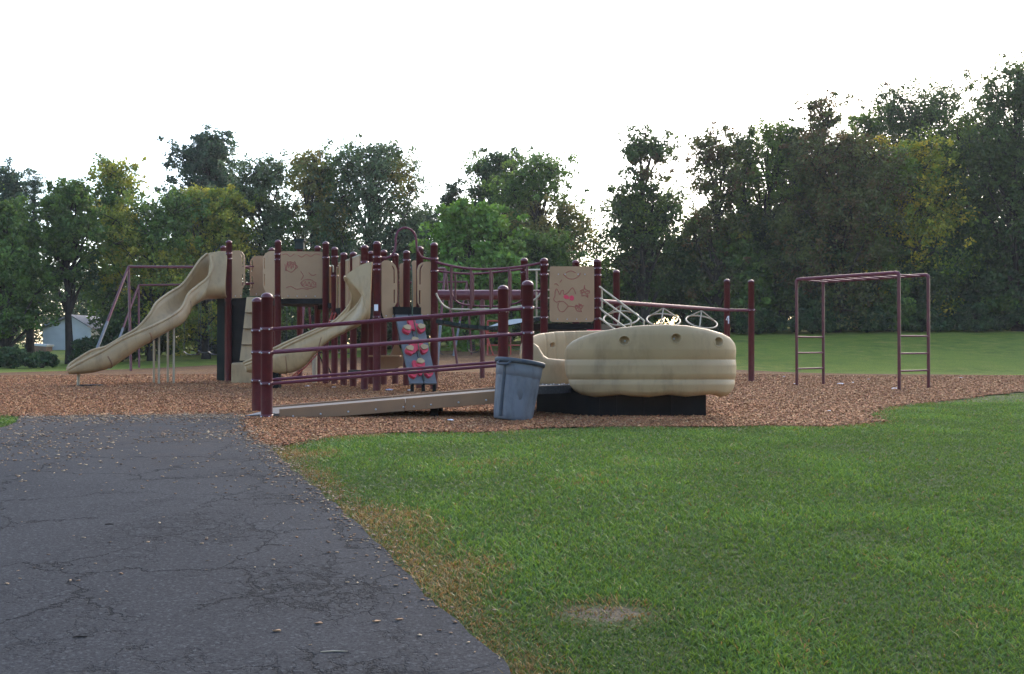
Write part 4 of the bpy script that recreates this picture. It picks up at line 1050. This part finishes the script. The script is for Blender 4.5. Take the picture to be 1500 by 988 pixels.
# drawing panel at the right
o, A_, B_, uz = panel(805, 17.93, 870.5, 17.93, 390.5, 472, rs=(.06, .06, .04, .04), lab='square brown panel with a red line drawing and two filled red ovals')
el = lambda cx, cy, rx, ry, n=14, rot=0: [(cx+rx*math.cos(2*PI*i/n)*math.cos(rot)-ry*math.sin(2*PI*i/n)*math.sin(rot), cy+rx*math.cos(2*PI*i/n)*math.sin(rot)+ry*math.sin(2*PI*i/n)*math.cos(rot)) for i in range(n)]
doodle(o, A_, B_, uz, [
    [(813, 434), (813, 428), (815, 423.5), (818, 428), (820, 432), (822, 427), (825, 426), (826, 432), (832, 429), (836, 424), (839, 422), (842, 427), (843, 431)],
    [(813, 434), (811, 439), (815, 443), (820, 441)], [(818, 444), (817, 450), (820, 456), (825, 457), (829, 453), (833, 449), (842, 450)], [(819, 443), (825, 442), (832, 448)],
    [(843, 447), (847, 450), (850, 446), (853, 450), (850, 454), (852, 457), (846, 456), (843, 452), (843, 447)], [(844, 447), (852, 453)], [(852, 446), (844, 453)], [(848, 444), (848, 456)], [(843, 450), (855, 448)],
    [(856, 418), (857, 424), (861, 426), (864, 429), (860, 431), (861, 436), (857, 433), (852, 434), (853, 429), (850, 426), (855, 425), (856, 418)], [(850, 430), (864, 426)], [(852, 424), (862, 434)],
    [(825, 402), (832, 408), (840, 409), (848, 405), (850, 400)], [(812, 417), (815, 416), (818, 419)], [(823, 410), (820, 414)], [(829, 400), (836, 397), (843, 400)]],
    fills=[el(829.5, 435.5, 4.3, 2.9, rot=.35), el(837.5, 437, 3.5, 3.9)], r=.0058)
bb = Bolts()
for px in (818, 828, 847, 857): bolt_at(bb, xx_(px, 17.9), 17.912, zz(402, 17.9), .012)
bb.build('bolt', M['bolt'], o)
# sticker notices on posts
MB().box((xx_(551, 17.83), 17.82, zz(451, 17.83)), (.07, .006, .115)).build('notice_sticker', M['white'], ps)
mb = MB(); Ys = 22.42
for l in ([(1066.6, 463.5), (1063.8, 469), (1068.4, 469)], [(1067.2, 463), (1067.2, 474.5)]): mb.tube([at(a, b, Ys) for a, b in l], .014, 4)
mb.build('white_mark', M['white'], ps)

# wavy and short slides ---------------------------------------------
def slide(st, W, edge, label, pull=None):
    """st: stations (near rim px,py ; far rim px,py ; bottom px,py ; depth ; half spread in depth ; hood width)"""
    sd = Vector((.12, -1, 0)).normalized(); K = 5
    Ns = [at(a[0], a[1], Y-h) for a, b, c, Y, h, w in st]; Fs = [at(b[0], b[1], Y+h) for a, b, c, Y, h, w in st]; Bs = [at(c[0], c[1], Y) for a, b, c, Y, h, w in st]
    ws = [w for *_, w in st]
    Ns, Fs, Bs = smooth_path(Ns, K), smooth_path(Fs, K), smooth_path(Bs, K)
    ww = [lerp(ws[min(i//K, len(ws)-1)], ws[min(i//K+1, len(ws)-1)], (i % K)/K) for i in range(len(Ns))]
    rows = []
    pulls = [Vector((0, 0, 0))]*len(st)
    for k_, v_ in (pull or {}).items(): pulls[k_] = Vector(v_)
    PL = smooth_path(pulls, K)
    for n_, f_, b_, w, pl in zip(Ns, Fs, Bs, ww, PL):
        mid = (n_+f_)/2; dn = b_-mid; s_ = (n_-f_)/2; row = []
        for j in range(21):
            ph = PI*j/20; c_, sn = math.cos(ph), math.sin(ph)
            cc = math.copysign(abs(c_)**.8, c_)
            row.append(mid+s_*cc+dn*sn**.62+sd*w*math.sin(2*ph)+pl*abs(math.sin(2*ph))**.5*abs(math.cos(ph))**1.2*1.25)
        rows.append(row)
    mb = MB(); mb.grid(rows, True); o = mb.build('slide', M['tan'], ps); o['label'] = label
    md = o.modifiers.new('thick', 'SOLIDIFY'); md.thickness = .03; md.offset = 0
    for rim in (Ns[edge*K:], Fs[edge*K:]): MB().tube(rim, .030, 8).build('slide_rim', M['tan'], o)
    if edge: 
        hp = [Ns[edge*K]]+[Fs[edge*K]]
    # moulding seams
    for q_ in (int(len(rows)*.40), int(len(rows)*.62), int(len(rows)*.80)):
        sm = MB(); rr = [p+(p-(Ns[q_]+Fs[q_])/2).normalized()*.018 for p in rows[q_][1:-1]]; sm.tube(rr, .015, 5); sm.build('seam', M['kerb'], o)
    return o
s1 = slide([
    ((333, 368.5), (333, 368), (333, 436), 22.72, .04, .30), ((320, 369.5), (318, 369), (318, 437), 22.68, .05, .30), ((309, 375), (304, 372), (304, 438), 22.6, .12, .32),
    ((311, 392), (293, 381), (294, 440), 22.5, .14, .32), ((303, 408), (282.5, 396), (285, 444), 22.35, .15, .26), ((289, 419.5), (267, 417), (276, 451), 22.15, .15, .12),
    ((276, 431), (247, 430), (268, 462), 21.85, .14, .0), ((267, 450), (229, 444), (257, 473), 21.5, .10, .0), ((252, 463), (219, 461), (243, 483), 21.2, .14, .0),
    ((226, 477), (201, 481), (224, 496), 20.95, .22, 0), ((200, 488), (181, 493), (201, 511), 20.75, .27, 0), ((175, 500), (156, 508), (180, 526), 20.6, .28, 0), ((152, 514), (135, 514), (160, 538), 20.45, .28, 0),
    ((128, 526), (116, 525), (136, 545), 20.35, .28, 0), ((106, 538), (103, 534), (112, 547), 20.25, .26, 0), ((99, 543), (99, 541), (101, 547), 20.2, .22, 0)], .3, 2, 'long wavy tan slide running down to the left')
MB().tube([at(115, 545, 20.3), (xx_(115, 20.3), 20.3, -.05)], .03, 10).build('support', M['tanmetal'], s1)
for px, py, Y in ((225.6, 499, 21.7), (233, 492, 21.1), (246, 482, 21.9), (254.7, 477, 21.2)):
    MB().tube([at(px, py, Y), (xx_(px, Y), Y, -.05)], .024, 8).build('support', M['tanmetal'], s1)
s2 = slide([
    ((545, 384.5), (545, 384), (541, 466), 17.92, .03, .12), ((530, 389), (528, 388.5), (537, 469), 17.94, .04, .18), ((507, 406), (506, 405), (529, 474), 17.98, .05, .16),
    ((527, 413.5), (511, 417), (524, 478), 18.02, .08, .30), ((532.5, 430), (516.5, 431), (515, 482), 18.06, .10, .26), ((525, 446), (513, 446), (504, 487), 18.12, .14, .18),
    ((511, 460.5), (501, 461), (492, 493), 18.2, .20, .08), ((495, 474), (486, 474), (478, 501), 18.3, .27, 0), ((473, 483), (464, 483), (461, 517), 18.45, .27, 0), ((449, 493.5), (441, 493), (446, 535), 18.6, .27, 0),
    ((426, 504), (418, 503), (427, 545), 18.8, .27, 0), ((401, 517), (394, 515), (404, 547), 19.0, .27, 0), ((378, 528), (373, 525), (380, 547), 19.2, .27, 0), ((360, 535), (357, 532), (361, 544), 19.3, .24, 0)], .3, 2, 'short tan slide with a hooked hood, curling down behind the ramp rails', pull={1: (.0, 0, 0), 2: (.20, 0, .06), 3: (.04, 0, .0)})
MB().box((xx_(405, 18.95), 18.95, .16), (.14, .2, .36)).build('support', M['black'], s2)

# parts under and beside the left tower
panel(318, 22.9, 329, 22.9, 437, 560, name='side_panel', m='greenblack', rs=(.02,)*4, bolts=False)
panel(339, 22.75, 362, 22.4, 437, 559, name='side_panel', m='black', rs=(.02,)*4, bolts=False)
mb = MB()
Yc = 21.95
for i in range(4):
    ya, yb = lerp(435, 529, i/4), lerp(435, 529, (i+1)/4)
    la, lb_ = lerp(361, 351, i/4), lerp(361, 351, (i+1)/4)
    vs = [at(la, ya+.4, Yc), at(388, ya+.4, Yc), at(388, yb-.4, Yc-.08), at(lb_, yb-.4, Yc-.08)]
    vs = vs+[v+Vector((0, .25, 0)) for v in vs]
    mb.add(vs, [(0, 3, 2, 1), (4, 5, 6, 7), (0, 1, 5, 4), (1, 2, 6, 5), (2, 3, 7, 6), (3, 0, 4, 7)])
bevel(mb.build('step_climber', M['tan'], ps), .008)
mb = MB(); mb.box(((xx_(341, 21.7)+xx_(378, 21.7))/2, 21.8, .22), (.55, .5, .5)); bevel(mb.build('climber_base', M['tan'], ps), .04)
# play counters below the decks
mb = MB(); mb.box((xx_(563, 18.9), 18.9, .64), (.62, .3, .03)); bevel(mb.build('counter', M['panel'], ps), .005)
panel(556, 19.1, 590, 19.3, 503, 541, bolts=False, pts=[(556, 541), (556, 524), (571, 521), (578, 505), (584, 506), (590, 522), (590, 536), (575, 541)])
mb = MB(); mb.box((xx_(527, 19.2), 19.2, zz(545, 19.2)), (.40, .3, .07)); mb.build('counter', M['greenblack'], ps)
MB().tube([at(461, 515, 21.7), (xx_(461, 21.7), 21.7, -.05)], .055, 12).build('tan_pole', M['tanmetal'], ps)
# red chain ladder reaching down to the mulch
for d_ in (0, 4.5): MB().tube([at(462+d_, 517, 21.4), at(444+d_, 537, 21.2), at(424+d_, 556, 20.9)], .014, 6).build('ladder_side', M['redpipe'], ps)
for t in (.15, .35, .55, .75, .92): 
    a = at(lerp(462, 424, t), lerp(517, 556, t), lerp(21.4, 20.9, t)); MB().tube([a, a+Vector((.07, 0, 0))], .010, 5).build('ladder_rung', M['redpipe'], ps)
mb = MB(); pp = [(466, 517), (471, 528), (476, 545), (478, 562)]; qq = [(472, 517), (478, 530), (484, 545), (488, 556)]
for l in (pp, qq): mb.tube(smooth_path([at(a, b, 21.3) for a, b in l], 4), .013, 5)
for (a, b), (c, d) in zip(pp, qq): mb.tube([at(a, b, 21.3), at(c, d, 21.3)], .010, 5)
mb.build('chain_net', M['black'], ps)
for a_ in (485, 490): MB().tube([at(a_+2, 459, 20.6), at(a_-4, 477, 20.3)], .020, 6).build('ladder_side', M['redpipe'], ps)
MB().tube([at(482, 470, 20.4), at(492, 470, 20.4)], .012, 6).build('ladder_rung', M['tanmetal'], ps)

# climbing board ------------------------------------------------------
e1 = Vector((.855, .518, 0)); nn = Vector((.518, -.855, 0))
tl = at(578.5, 461.5, 18.03); tr_ = at(617, 461.5, 18.28); bl = at(601, 563, 17.40); br = at(639.5, 563, 17.65)
cn = (tr_-tl).cross(bl-tl).normalized()
if cn.y > 0: cn = -cn
mb = MB(); 
def bq(u, v): return tl.lerp(tr_, u).lerp(bl.lerp(br, u), v)
for u0, u1 in ((.0, .485), (.515, 1)):
    vs = [bq(u0, 0), bq(u1, 0), bq(u1, 1), bq(u0, 1)]; vs = [v+cn*.025 for v in vs]+[v-cn*.03 for v in vs]
    mb.add(vs, [(0, 1, 2, 3), (7, 6, 5, 4), (0, 4, 5, 1), (1, 5, 6, 2), (2, 6, 7, 3), (3, 7, 4, 0)])
cb = bevel(mb.build('climbing_board', M['wall'], ps), .006); cb['label'] = 'grey leaning climbing board with red and tan holds'
mb = MB(); vs = [bq(.01, .01), bq(.99, .01), bq(.99, .99), bq(.01, .99)]; vs = [v-cn*.032 for v in vs]+[v-cn*.05 for v in vs]
mb.add(vs, [(0, 1, 2, 3), (7, 6, 5, 4), (0, 4, 5, 1), (1, 5, 6, 2), (2, 6, 7, 3), (3, 7, 4, 0)]); mb.build('board_back', M['black'], cb)
def splat(outl, off, th, m, nm, par):
    k = len(outl); vs = [bq(u, v)+cn*(off+th) for u, v in outl]+[bq(u, v)+cn*off for u, v in outl]
    mb = MB(); tr3 = tessellate_polygon([[Vector((u, v, 0)) for u, v in outl]])
    mb.add(vs, [tuple(t) for t in tr3]+[(i, (i+1) % k, (i+1) % k+k, i+k) for i in range(k)]); return mb.build(nm, M[m], par)
def blob(cu, cv, ru, rv, wob, n=18, ph=0): return [(cu+ru*(1+wob*math.sin(3*a+ph)+wob*.7*math.sin(5*a+ph*2))*math.cos(a), cv+rv*(1+wob*math.sin(3*a+ph)+wob*.7*math.sin(5*a+ph*2))*math.sin(a)) for a in [2*PI*i/n for i in range(n)]]
for k, (cv, cu) in enumerate(((.20, .53), (.50, .46), (.80, .42))):
    h = splat(blob(cu, cv-.02, .22, .085, .28, 30, k*1.3+.4), .025, .05, 'red', 'climbing_hold', cb)
    for du, dv in ((-.27, .045), (.27, .03)) if k < 2 else ((-.30, .075), (.30, .065), (.05, -.07)):
        splat(blob(cu+du, cv+dv+.012, .155, .048, .10, 18, du*9), .024, .075, 'red', 'climbing_hold', cb)
        splat(blob(cu+du, cv+dv-.012, .14, .036, .08, 18, du*7), .055, .075, 'tan', 'hold_cap', cb)
    if k == 1:
        splat(blob(cu-.0, cv-.095, .13, .036, .08, 18, 2), .055, .06, 'tan', 'hold_cap', cb)
for u in (.08, .5, .92):
    p = bq(u, .985); MB().box((p.x, p.y+.02, p.z/2-.02), (.06, .05, p.z+.02)).build('board_leg', M['black'], cb)
MB().tube([at(603, 388, 18.2), at(604.5, 430, 18.15), bq(.60, .02)+cn*.06, bq(.58, .3)+cn*.10, bq(.5, .6)+cn*.11, bq(.52, .97)+cn*.05], .010, 6).build('rope', M['rope'], ps)

# hanging bridge ------------------------------------------------------
def by_(px): return lerp(18.45, 18.0, (px-636)/161)
def bf(px): return lerp(19.4, 19.1, (px-636)/161)
def curve(pts, fy): return smooth_path([at(a, b, fy(a)) for a, b in pts], 5)
fr_top = [(638, 384), (655, 388.5), (681, 393.2), (710, 394.8), (738, 393.5), (762, 391), (780, 388), (796, 384.5)]
MB().tube(curve(fr_top, by_), .023, 10).build('handrail', M['rail'], ps)
MB().tube(curve([(638, 397), (665, 400), (690, 401.5), (715, 400), (745, 397), (768, 394)], bf), .020, 8).build('handrail', M['rail'], ps)
fr_bot = [(638.5, 430), (642, 437), (648, 446), (656, 451.5), (668, 453.5), (700, 453.8), (725, 453), (750, 451), (768, 447), (785, 438), (794, 428)]
MB().tube(curve(fr_bot, by_), .018, 8).build('lower_rail', M['tanmetal'], ps)['label'] = 'pale curved lower bridge rail'
re_bot = [(659, 424), (663, 433), (669, 442), (680, 446.5), (700, 448.5), (725, 449), (745, 447), (760, 443), (767, 436)]
MB().tube(curve(re_bot, bf), .018, 8).build('lower_rail', M['rail'], ps)
for px in (661, 690, 718.5, 746, 772):
    MB().tube([at(px, interp(fr_top, px), by_(px)), at(px, interp(fr_bot, px), by_(px))], .024, 8).build('upright', M['post'], ps)
for px in (667, 693, 721, 748):
    MB().tube([at(px, 399.5, bf(px)), at(px, interp(re_bot, px), bf(px))], .020, 8).build('upright', M['post'], ps)
bd = [(636, 468), (655, 470), (675, 474), (700, 477), (717, 478), (735, 476), (752, 471), (772, 466.5), (797, 464)]
n_ = 13
for i in range(n_):
    a = 638+158*i/n_+.6; b = 638+158*(i+1)/n_-.6
    p0, p1 = at(a, interp(bd, a), by_(a)), at(b, interp(bd, b), by_(b)); q0, q1 = Vector((p0.x-.12, bf(a), p0.z)), Vector((p1.x-.12, bf(b), p1.z))
    mb = MB(); vs = [p0, p1, q1, q0]; vs = vs+[v-Vector((0, 0, .07)) for v in vs]
    mb.add(vs, [(0, 1, 2, 3), (7, 6, 5, 4), (0, 4, 5, 1), (1, 5, 6, 2), (2, 6, 7, 3), (3, 7, 4, 0)]); mb.build('bridge_plank', M['greenblack'], ps)
mb = MB(); bb_ = [at(716, 478.5, 17.9), at(737, 470.5, 17.9), at(754, 467.5, 17.9), at(769, 467, 17.9), at(769, 471.5, 17.9), at(750, 475.5, 17.9)]  # pale plate added to stand for the glare on the dark planks
vs = bb_+[v+Vector((0, .03, 0)) for v in bb_]; k = 6
mb.add(vs, [tuple(range(k)), tuple(range(2*k-1, k-1, -1))]+[(i, (i+1) % k, (i+1) % k+k, i+k) for i in range(k)]); mb.build('deck_glare_plate', M['deckglare'], ps)
# inner rails between the two right hand post pairs
for y_, z_ in ((396, 0), (427, 0), (452, 0), (466, 0)): MB().tube([at(770, y_, 19.1), at(797, y_-.5, 18.3)], .018, 8).build('guard_rail', M['tanmetal'] if y_ in (396, 466) else M['rail'], ps)
MB().tube([at(786, 396, 18.6), at(786, 466, 18.6)], .016, 8).build('guard_rail', M['tanmetal'], ps)
for y_ in (397, 425, 437): MB().tube([at(800, y_, 18.0), at(806, y_, 17.95)], .016, 6).build('guard_rail', M['tanmetal'], ps)
# stepped climber with tan handrails descending to the right
for pts in ([(878, 420), (912, 445.5), (941, 468), (943, 472), (943, 482)], [(881, 438), (900, 452), (922, 468.5), (924, 473), (924, 484)], [(879, 450), (882, 455), (900, 468), (916, 480)], [(878, 466), (890, 475), (900, 483)]):
    MB().tube(smooth_path([at(a, b, 17.9-(a-878)*.012) for a, b in pts], 3), .0165, 8).build('stair_rail', M['tanmetal'], ps)
MB().tube([at(882, 424, 17.9), at(882, 452, 17.9)], .014, 8).build('stair_rail', M['tanmetal'], ps)
a0 = at(880, 484, 17.9); 
for i in range(4):
    px = 885+i*17; Y = 17.8-i*.2; z = 1.0-i*.27
    MB().box((xx_(px, Y), Y+.25, z), (.30, .55, .04)).build('step', M['black'], ps)
MB().tube([at(898, 482, 17.7), (xx_(955, 17.0), 17.0, -.05)], .03, 8).build('stair_rail', M['tanmetal'], ps)
MB().tube([at(943, 480, 17.1), (xx_(943, 17.1), 17.1, -.05)], .0165, 8).build('stair_rail', M['tanmetal'], ps)
MB().tube([at(924, 482, 17.35), (xx_(924, 17.35), 17.35, -.05)], .0165, 8).build('stair_rail', M['tanmetal'], ps)
MB().box((xx_(870, 17.6), 17.6, zz(484.5, 17.6)), (.24, .2, .03)).build('red_cap', M['red'], ps)
# ring track
za = 1.64; P0 = Vector((xx_(878, 17.8), 17.95, za)); P1 = Vector((xx_(1065, 22.4), 22.4, za)); Q1 = Vector((xx_(1102, 22.6), 22.6, za))
MB().tube([P0, P1], .040, 12).build('track_beam', M['rail'], ps)
MB().tube([P1, Q1+Vector((.06, 0, 0))], .033, 10).build('cross_beam', M['rail'], ps)
for px, Yk, tw in ((909, 18.6, .25), (971, 19.95, .0), (1029, 21.35, -.30)):
    t = (Yk-17.95)/(22.4-17.95); ap = P0.lerp(P1, t)+Vector((0, 0, -.05)); Rr = .33; zr = ap.z-.24
    tilt = Vector((1, 0, tw*.35)).normalized()
    ring = [Vector((ap.x, ap.y, zr))+tilt*Rr*math.cos(2*PI*i/28)+Vector((0, Rr*math.sin(2*PI*i/28), .42*Rr*math.sin(2*PI*i/28))) for i in range(28)]
    o = MB().tube(ring, .017, 8, closed=True).build('hanging_ring', M['tanmetal'], ps)
    mb = MB()
    for a_ in (.35, 2.3, 4.4): 
        e = Vector((ap.x, ap.y, zr))+tilt*Rr*math.cos(a_)+Vector((0, Rr*math.sin(a_), .42*Rr*math.sin(a_))); mb.tube([ap, e], .014, 6)
    mb.build('ring_spoke', M['tanmetal'], o)

# ---------------------------------------------------------------- litter
def scrap(px, py, s, m, label, seed, name='paper_scrap', cat='litter'):
    x, y = gp(px, py); z = tz(x, y)+.035; s *= .8; r = random.Random(seed)
    mb = MB(); rows = []
    for i in range(6):
        rows.append([(x+s*math.sin(PI*i/5)*math.cos(2*PI*j/9)*r.uniform(.6, 1.2)+.0005*j, y+s*.6*math.sin(PI*i/5)*math.sin(2*PI*j/9)*r.uniform(.6, 1.2), z+s*.22*(-math.cos(PI*i/5))*r.uniform(.6, 1.2)) for j in range(9)])
    mb.grid(rows, False, True); o = mb.build(name, M[m], None); tag(o, label, cat, 'litter on the wood chips')
for i, (px, py, s, m, lb) in enumerate([
    (570, 574, .10, 'bluewhite', 'crumpled pale blue bag below the climbing board'), (600, 574.5, .06, 'white', 'small white scrap right of the pale blue bag under the board'), (451, 568.5, .08, 'white', 'flat white scrap below the short slide'),
    (489, 570, .05, 'white', 'small white scrap between the slide and the blue bag'), (660, 620, .045, 'white', 'white scrap in front of the ramp left of the bin'), (523, 560.5, .05, 'white', 'white scrap among the posts under the decks'),
    (1231, 565, .10, 'white', 'white scrap between the two leg pairs of the overhead ladder'), (1249, 563, .05, 'white', 'smaller white scrap right of the larger one under the ladder'), (1310, 572, .08, 'white', 'white scrap beside the nearest leg of the overhead ladder'),
    (1164, 565, .05, 'white', 'white scrap beside the left leg of the overhead ladder'), (1148, 554, .06, 'white', 'flat white scrap behind the left leg of the ladder'), (1406, 556, .09, 'white', 'long white scrap on the chips at the far right'), (1272, 558, .06, 'white', 'flat white scrap under the middle of the overhead ladder'), (1214, 606, .03, 'white', 'tiny white scrap on the chips nearest the lawn')]):
    scrap(px, py, s, m, lb, i)
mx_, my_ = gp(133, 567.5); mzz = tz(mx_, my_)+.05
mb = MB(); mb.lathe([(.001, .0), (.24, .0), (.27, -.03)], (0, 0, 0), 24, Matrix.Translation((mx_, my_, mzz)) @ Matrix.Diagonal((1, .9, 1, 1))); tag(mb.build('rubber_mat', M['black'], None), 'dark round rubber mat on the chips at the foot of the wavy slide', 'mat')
# twigs and leaves on the path
for i, (px, py, L_, a, lb) in enumerate([(490, 963, .045, .05, 'pale stick lying flat near the bottom of the path'), (161, 772, .022, .1, 'dark stub of wood left of the middle of the path'), (119, 941, .025, .1, 'dark wood stub at the lower left of the path')]):
    x, y = gp(px, py); z = tz(x, y)+.0155
    MB().tube([(x-L_*math.cos(a), y-L_*math.sin(a), z), (x, y+.004, z+.001), (x+L_*math.cos(a), y+L_*math.sin(a), z)], [.0018, .0026, .0015], 6).build('stick', M['bark'] if i else M['tanmetal'], None)
    tag(bpy.context.scene.objects[-1] if False else [o for o in C.objects if o.name.startswith('stick')][-1], lb, 'stick', 'sticks on the path')
for i, (px, py, lb) in enumerate([(551, 916, 'curled brown leaf near the bottom right of the path'), (584, 914, 'small reddish leaf right of the curled leaf'), (405, 931, 'rust coloured leaf at the bottom middle of the path'), (466, 919, 'small brown leaf left of the curled leaf'), (354, 701, 'orange leaf in the upper middle of the path')]):
    x, y = gp(px, py); z = tz(x, y)+.0145; s = .011; mb = MB()
    rows = [[(x+s*(u-2)*.6+.003*v, y+s*.8*math.sin(PI*(u+.15)/4.3)*(v-1), z+.004*abs(v-1)+.001*math.sin(2*u+i)) for v in range(3)] for u in range(5)]
    mb.grid(rows, True); o = mb.build('fallen_leaf', M['kerb'] if i % 2 else M['panel'], None); o.modifiers.new('t', 'SOLIDIFY').thickness = .0015; tag(o, lb, 'leaf', 'leaves on the path')

# ---------------------------------------------------------------- light, sky, camera
HAZE = .0004
SUN_EL, SUN_AZ = 30.0, 24.0      # azimuth from +Y towards +X (behind the wood at the right)
w = bpy.data.worlds.new('World'); S.world = w; w.use_nodes = True; nt = w.node_tree
sky = nt.nodes.new('ShaderNodeTexSky'); sky.sky_type = 'NISHITA'; sky.sun_disc = False
sky.sun_elevation = R(SUN_EL); sky.sun_rotation = R(SUN_AZ); sky.dust_density = 1.5; sky.air_density = 1.0; sky.ozone_density = 1.0
hs_ = nt.nodes.new('ShaderNodeHueSaturation'); hs_.inputs['Saturation'].default_value = 1.0
nt.links.new(sky.outputs[0], hs_.inputs['Color']); nt.links.new(hs_.outputs[0], nt.nodes['Background'].inputs[0]); nt.nodes['Background'].inputs[1].default_value = .15
sd_ = bpy.data.lights.new('sun', 'SUN'); sd_.energy = .7; sd_.angle = R(25); sd_.color = (1, .86, .68)
so = bpy.data.objects.new('sun', sd_); C.objects.link(so)
dirv = Vector((math.sin(R(SUN_AZ))*math.cos(R(SUN_EL)), math.cos(R(SUN_AZ))*math.cos(R(SUN_EL)), math.sin(R(SUN_EL))))
so.rotation_euler = dirv.to_track_quat('Z', 'Y').to_euler(); so.location = (0, 0, 30)
hz_ = MB().box((0, 65, 10), (320, 226, 25)).build('haze', bpy.data.materials.new('haze_air')); tag(hz_, 'thin pale evening haze over the field', 'haze', kind='stuff')
hm = hz_.data.materials[0]; hm.use_nodes = True; hn = hm.node_tree; hn.nodes.remove(hn.nodes['Principled BSDF'])
pv = hn.nodes.new('ShaderNodeVolumePrincipled'); pv.inputs['Color'].default_value = (.93, .95, 1, 1); pv.inputs['Density'].default_value = HAZE; pv.inputs['Anisotropy'].default_value = .3
hn.links.new(pv.outputs[0], hn.nodes['Material Output'].inputs['Volume'])
cd = bpy.data.cameras.new('camera'); cam = bpy.data.objects.new('camera', cd); C.objects.link(cam); S.camera = cam
cam.location = (0, 0, EYE); cd.sensor_width = 36; cd.lens = 35.0; cd.clip_end = 2000; cd.clip_start = .05
cam.rotation_euler = (R(90)+math.atan(14/F), 0, 0)
S.view_settings.view_transform = 'Standard'; S.view_settings.look = 'None'; S.view_settings.exposure = 1.8; S.view_settings.gamma = 1
S.cycles.volume_bounces = 0; S.cycles.max_bounces = 6; S.cycles.diffuse_bounces = 3; S.cycles.glossy_bounces = 2; S.cycles.transmission_bounces = 3; S.cycles.transparent_max_bounces = 4
S.cycles.use_adaptive_sampling = True; S.cycles.use_denoising = True
